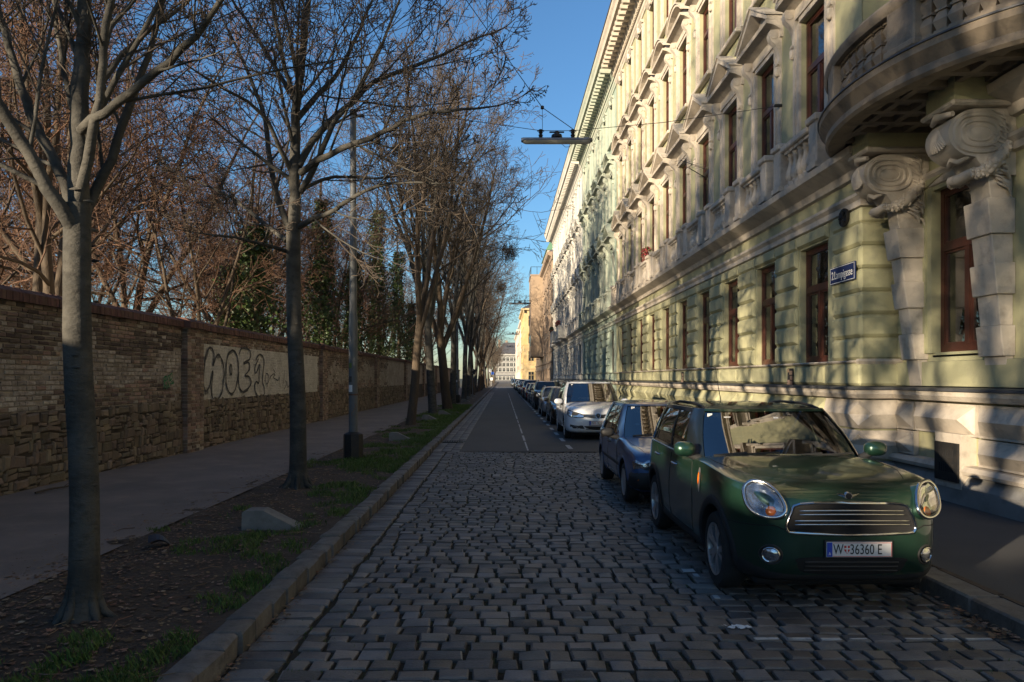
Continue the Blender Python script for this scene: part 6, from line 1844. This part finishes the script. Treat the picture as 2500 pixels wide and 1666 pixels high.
em=empty('bonnet_emblem',(0,0,0),parent=c.E)
q=c.F(0,.925); b=MB(); b.lathe([(0,-.014),(.030,-.014),(.034,-.006),(.034,.006)],18,(0,q.y-.004,.925),'y')
for s_ in (-1,1):
    for k in range(3): b.tube([(s_*.03,q.y-.008,.932-.012*k),(s_*(.09-.014*k),q.y+.002,.943-.012*k)],[.007,.003],5)
b.build('wings',M['chrome'],em,smooth=50)
b=MB(); b.lathe([(0,-.019),(.023,-.018),(.024,-.008)],16,(0,q.y-.004,.925),'y'); b.build('badge',M['letter'],em)
c.interior(-.42,1.06); c.wipers([(-.80,-.05,.07),(.05,.80,.05)]); c.rails(M['iron'],-.02,1.5,.61,.032)
b=MB(); b.tube([(0,1.45,1.58),(0,1.56,1.75),(0,1.72,2.05)],[.006,.005,.003],5); b.build('antenna',M['plastic'],c.E)
b=MB(); 
for (qx,t,w_,h_) in ((-.84,.86,.05,.06),(-.60,.82,.07,.035),(.10,.80,.05,.05)):
    p=Vector(c.front(qx,t,-.012)); b.box(p.x-w_/2,p.x+w_/2,p.y-.001,p.y+.001,p.z-h_/2,p.z+h_/2)
b.build('parking_stickers',M['signwhite'],c.E)
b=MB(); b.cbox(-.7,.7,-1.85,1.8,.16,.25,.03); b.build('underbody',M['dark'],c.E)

# ---- blue hatchback
blue=carpaint('blue_car_paint',(.04,.10,.24),.3,.3)
SPG=dict(st=[(-2.05,.60,.38,.50,.60),(-2.035,.70,.32,.58,.70),(-1.98,.775,.26,.66,.775),(-1.88,.81,.225,.74,.815),(-1.6,.835,.21,.80,.865),(-1.2,.845,.20,.845,.91),(-.8,.848,.195,.885,.955),(-.2,.848,.195,.905,.94),(.8,.848,.195,.92,.94),(1.4,.842,.21,.925,.95),(1.75,.81,.26,.91,.95),(1.9,.75,.32,.85,.92),(1.955,.66,.4,.72,.82)],
    yf=-1.2375,yr=1.2375,R=.297,gap=.05,hw=.848,e=3.2,rim='cap',
    gh=dict(yf0=-.84,yr0=1.82,b0=.80,z0=.925,z0r=.94,yf1=-.16,yr1=1.50,b1=.61,z1=1.43,crown=.05,n=8,bulge=.02,qw=.92,aend0=-.55,aend1=.02,cend0=1.25,cend1=1.08,bp=[(.03,.48),(.52,.97)],wframe=blue))
c=Car('hatchback_car','blue older hatchback parked right behind the green car',SPG,blue,(2.66,12.45,.006),1)
for sd in (-1,1):
    H=c.patch('headlight',[(sd*.44,.70),(sd*.60,.702),(sd*.77,.70),(sd*.80,.66),(sd*.79,.57),(sd*.60,.565),(sd*.44,.57)],M['lens'],lambda r:.008,4)
    c.patch('turn_signal',[(sd*.50,.47),(sd*.72,.47),(sd*.74,.42),(sd*.50,.42)],M['orange'],lambda r:.03,3)
    c.mirror(sd,(sd*.98,-.56,1.0),(.11,.06,.07),M['plastic'])
    c.patch('side_marker',[(-.90,.70),(-.86,.70),(-.86,.67),(-.90,.67)],M['orange'],lambda r:.008,2,None,None,lambda a,b_,o,sd=sd:c.Sd(sd,a,b_,o))
    b=MB(); b.grid(lambda u,v:c.Sd(sd,-.85+1.72*u,.50+.055*v,.012*(1 if 0<v<1 else .1)),16,3); b.build('rub_strip',M['plastic'],c.E,smooth=60,fix=False)
b=MB(); b.grid(lambda u,v:c.F(-.815+1.63*u,.28+.25*v,.035*(1 if 0<v<1 else .05)),30,6); b.build('bumper',M['plastic'],c.E,smooth=60,fix=False)
c.patch('grille',[(-.42,.69),(0,.70),(.42,.69),(.42,.585),(0,.58),(-.42,.585)],M['plastic'],lambda r:.006,4)
c.arches(.352,.385,blue,.008)
c.seams([[(-.66,.30),(-.68,.55),(-.62,.87)],[(.32,.3),(.32,.6),(.30,.89)],[(1.02,.55),(1.06,.90)],[(-.66,.30),(.3,.29),(.85,.32)]],.004)
c.seams([[(-.62,-1.93),(-.72,-1.3),(-.74,-.9)],[(.62,-1.93),(.72,-1.3),(.74,-.9)]],.003,'T')
c.handle(.12,.80,M['plastic']); c.handle(.92,.82,M['plastic'])
c.interior(-.5,.93); c.wipers([(-.75,0,.05),(.1,.75,.05)])
p=Vector(c.front(-.80,.88,-.01)); b=MB(); b.box(p.x-.03,p.x+.03,p.y-.001,p.y+.001,p.z-.03,p.z+.03); b.box(p.x+.02,p.x+.10,p.y-.035,p.y-.033,p.z-.075,p.z-.045); b.build('parking_sticker',M['signwhite'],c.E)
b=MB(); b.cbox(-.65,.65,-1.85,1.8,.16,.25,.03); b.build('underbody',M['dark'],c.E)
# ---- white people carrier
white=carpaint('white_car_paint',(.66,.68,.72),.0,.3)
SPV=dict(st=[(-2.42,.64,.36,.54,.66),(-2.395,.77,.30,.66,.80),(-2.33,.86,.25,.79,.905),(-2.2,.91,.225,.88,.965),(-1.9,.94,.21,.945,1.035),(-1.5,.948,.20,.97,1.09),(-1.2,.95,.20,1.0,1.13),(-.6,.95,.20,1.02,1.10),(.8,.95,.20,1.04,1.08),(1.8,.945,.22,1.06,1.10),(2.2,.91,.28,1.05,1.10),(2.36,.84,.36,.98,1.06),(2.42,.74,.46,.8,.9)],
    yf=-1.46,yr=1.46,R=.335,gap=.05,hw=.95,e=2.7,
    gh=dict(yf0=-1.22,yr0=2.28,b0=.90,z0=1.06,z0r=1.10,yf1=-.36,yr1=2.02,b1=.72,z1=1.725,crown=.06,n=8,bulge=.03,qw=.92,aend0=-.72,aend1=-.02,cend0=2.0,cend1=1.85,bp=[(.03,.36),(.39,.70),(.73,.98)],wframe=M['plastic'],pillar=white,cpillar=M['tint']))
c=Car('people_carrier','white people carrier parked on the asphalt behind the blue hatchback',SPV,white,(2.83,24.35,.006),1)
for sd in (-1,1):
    H=c.patch('headlight',smooth_poly([(sd*.86,.90),(sd*.74,.86),(sd*.45,.775),(sd*.43,.70),(sd*.52,.685),(sd*.80,.72),(sd*.88,.78)],3),M['lens'],lambda r:.008,4)
    c.edge('lamp_edge',smooth_poly([(sd*.86,.90),(sd*.74,.86),(sd*.45,.775),(sd*.43,.70),(sd*.52,.685),(sd*.80,.72),(sd*.88,.78)],3),.012,M['plastic'],.010,True,H)
    c.patch('lamp_inner',circ(sd*.68,.80,.10,.05,14),M['plastic'],lambda r:.014,3,H)
    f_=c.patch('fog_recess',[(sd*.82,.49),(sd*.45,.455),(sd*.40,.36),(sd*.72,.37),(sd*.83,.42)],M['plastic'],lambda r:.008,3)
    c.patch('fog_light',circ(sd*.66,.44,.07,.022,12),M['lens'],lambda r:.016,3,f_)
    c.mirror(sd,(sd*1.06,-.80,1.13),(.13,.08,.09),white)
g=c.patch('grille',[(-.44,.79),(0,.775),(.44,.79),(.42,.70),(0,.66),(-.42,.70)],M['plastic'],lambda r:.008,4)
for z in (.758,.712): c.edge('grille_bar',[(-.42+.84*k/12,z-.008*math.cos((k/12-.5)*PI)) for k in range(13)],.010,M['chrome'],.016,False,g)
em=c.patch('emblem',circ(0,.735,.075,.075,20),M['plastic'],lambda r:.026,3)
c.edge('emblem_ring',circ(0,.735,.075,.075,24),.009,M['chrome'],.03,True,em)
for L in ([(-.038,.792),(0,.742),(.038,.792)],[(-.066,.755),(-.033,.678),(0,.730),(.033,.678),(.066,.755)]): c.edge('emblem_stroke',L,.008,M['chrome'],.034,False,em)
i_=c.patch('lower_intake',[(-.42,.44),(0,.43),(.42,.44),(.36,.34),(0,.325),(-.36,.34)],M['dark'],lambda r:.004,4)
for z in (.36,.39): c.edge('intake_bar',[(-.36+.72*k/8,z) for k in range(9)],.006,M['plastic'],.01,False,i_)
c.plate('W9550',.0,.525)
c.arches(.385,.415,white,.008)
c.seams([[(-.95,.32),(-.98,.6),(-.85,1.0)],[(.05,.3),(.05,.7),(.03,1.03)],[(1.0,.5),(1.05,1.05)],[(-.95,.32),(.05,.3),(1.0,.33)]],.005)
c.seams([[(-.80,-2.1),(-.83,-1.7),(-.84,-1.3)],[(.80,-2.1),(.83,-1.7),(.84,-1.3)]],.004,'T')
c.handle(-.15,.86,white); c.handle(.85,.88,white)
c.interior(-.55,1.08); c.wipers([(-.8,0,.05),(.1,.8,.05)]); c.rails(M['plastic'],.1,1.9,.63,.05)
p=Vector(c.front(-.80,.88,-.01)); b=MB(); b.box(p.x-.03,p.x+.03,p.y-.001,p.y+.001,p.z-.03,p.z+.03); b.build('parking_sticker',M['signwhite'],c.E)
b=MB(); b.cbox(-.7,.7,-2.2,2.2,.16,.25,.03); b.build('underbody',M['dark'],c.E)
# ---- simpler cars down the row
def far_car(kind,paint,loc,label,name):
    if kind=='hatch':
        sp=dict(SPG); sp['e']=2.7; sp['rim']='five'; sp['gh']=dict(SPG['gh']); sp['gh'].update(z1=1.44,wframe=paint,pillar=paint,yf0=-.95)
    elif kind=='wagon':
        st=[(a*1.09,b_*1.04,c_,d_*1.0,e_*1.02) for a,b_,c_,d_,e_ in SPG['st']]
        sp=dict(st=st,yf=-1.33,yr=1.33,R=.315,gap=.05,hw=.882,e=2.7,gh=dict(SPG['gh'])); sp['gh'].update(yr0=2.0,yr1=1.75,b0=.83,b1=.64,z0=.945,z0r=.96,z1=1.40,yf0=-.95,yf1=-.2,cend0=1.6,cend1=1.5,wframe=paint,pillar=paint)
    else:
        st=[(a*1.0,b_*1.03,c_+.04,d_+.09,e_+.09) for a,b_,c_,d_,e_ in SPM['st']]
        sp=dict(st=st,yf=-1.33,yr=1.33,R=.365,gap=.055,hw=.92,e=2.7,gh=dict(SPM['gh'])); sp['gh'].update(z0=1.16,z0r=1.18,z1=1.64,b0=.86,b1=.68,yf0=-.85,wframe=M['plastic'],pillar=paint,cpillar=paint)
    c=Car(name,label,sp,paint,loc,0)
    t=sp['st'][3][4]
    for sd in (-1,1):
        c.patch('headlight',smooth_poly([(sd*.80,t-.03),(sd*.66,t-.04),(sd*.46,t-.10),(sd*.47,t-.20),(sd*.74,t-.19),(sd*.82,t-.12)],2),M['lens'],lambda r:.008,3)
        c.mirror(sd,(sd*(sp['hw']+.1),sp['gh']['aend0']+.05,sp['gh']['z0']+.06),(.11,.07,.075),paint)
    c.patch('grille',[(-.42,t-.10),(0,t-.09),(.42,t-.10),(.40,t-.2),(0,t-.21),(-.40,t-.2)],M['plastic'],lambda r:.008,3)
    c.patch('lower_intake',[(-.5,.40),(0,.41),(.5,.40),(.45,.30),(0,.28),(-.45,.30)],M['dark'],lambda r:.005,3)
    p=c.F(0,.5); b=MB(); b.cbox(-.26,.26,p.y-.02,p.y-.005,.44,.55,.003); b.build('number_plate',M['platewhite'],c.E)
    if kind!='hatch': c.rails(M['chrome'],.0,1.5,sp['gh']['b1']-.06,.045)
    return c.E
cols={'black':(.008,.009,.011),'silver':(.30,.31,.33),'graphite':(.05,.05,.055),'darkblue':(.012,.022,.05),'grey':(.11,.12,.13),'red':(.28,.015,.015),'navy':(.01,.018,.04),'brown':(.06,.045,.035),'lightblue':(.16,.22,.3),'whitec':(.5,.5,.5)}
CP={k:carpaint(k+'_paint',v,.35 if k not in('red','whitec') else .0) for k,v in cols.items()}
PROTO={}
def parked(kind,colr,y,label):
    nm={'hatch':'hatchback_car','wagon':'estate_car','suv':'sport_utility_car'}[kind]
    x=2.74
    if kind not in PROTO:
        PROTO[kind]=(far_car(kind,CP[colr],(x,y,.006),label,nm),CP[colr]); return
    src,op=PROTO[kind]; E=copy_tree(src); E.location=(x+RND.uniform(-.06,.06),y,.006); E['label']=label
    def rec(o):
        if o.type=='MESH':
            for s in o.material_slots:
                if s.material==op: s.link='OBJECT'; s.material=CP[colr]
        for ch in o.children: rec(ch)
    rec(E)
ROW=[('hatch','black',31.0,'black hatchback parked right behind the white people carrier'),('wagon','silver',37.2,'silver estate car parked after the black hatchback'),('suv','graphite',45.0,'graphite sport utility car with chrome roof rails in the row'),
 ('hatch','darkblue',51.0,'dark blue hatchback parked after the graphite sport utility car'),('hatch','grey',56.3,'small grey hatchback parked before the red car'),('wagon','red',62.0,'nearest bright red car in the parked row'),
 ('suv','navy',68.3,'navy sport utility car parked behind the nearest red car'),('hatch','brown',74,'brown hatchback far down the parked row'),('hatch','red',79.5,'second red car, small and far down the row'),('wagon','darkblue',85.5,'dark blue estate car behind the second red car'),
 ('suv','silver',92,'silver sport utility car far down the row'),('hatch','lightblue',98,'light blue hatchback far down the row'),('hatch','black',104,'black hatchback before the oriel house'),('wagon','graphite',110,'graphite estate car below the oriel'),
 ('hatch','whitec',116,'white hatchback just past the oriel'),('suv','black',122,'black sport utility car at the end of the first block'),('wagon','silver',129,'silver estate car close to the far crossing'),('hatch','navy',136,'navy hatchback nearest the far crossing'),
 ('hatch','grey',160,'grey hatchback just past the far crossing'),('wagon','darkblue',167,'dark blue estate car past the far crossing'),('hatch','black',174,'black hatchback by the yellow corner house'),('suv','grey',182,'grey sport utility car by the far town houses')]
for r in ROW: parked(*r)
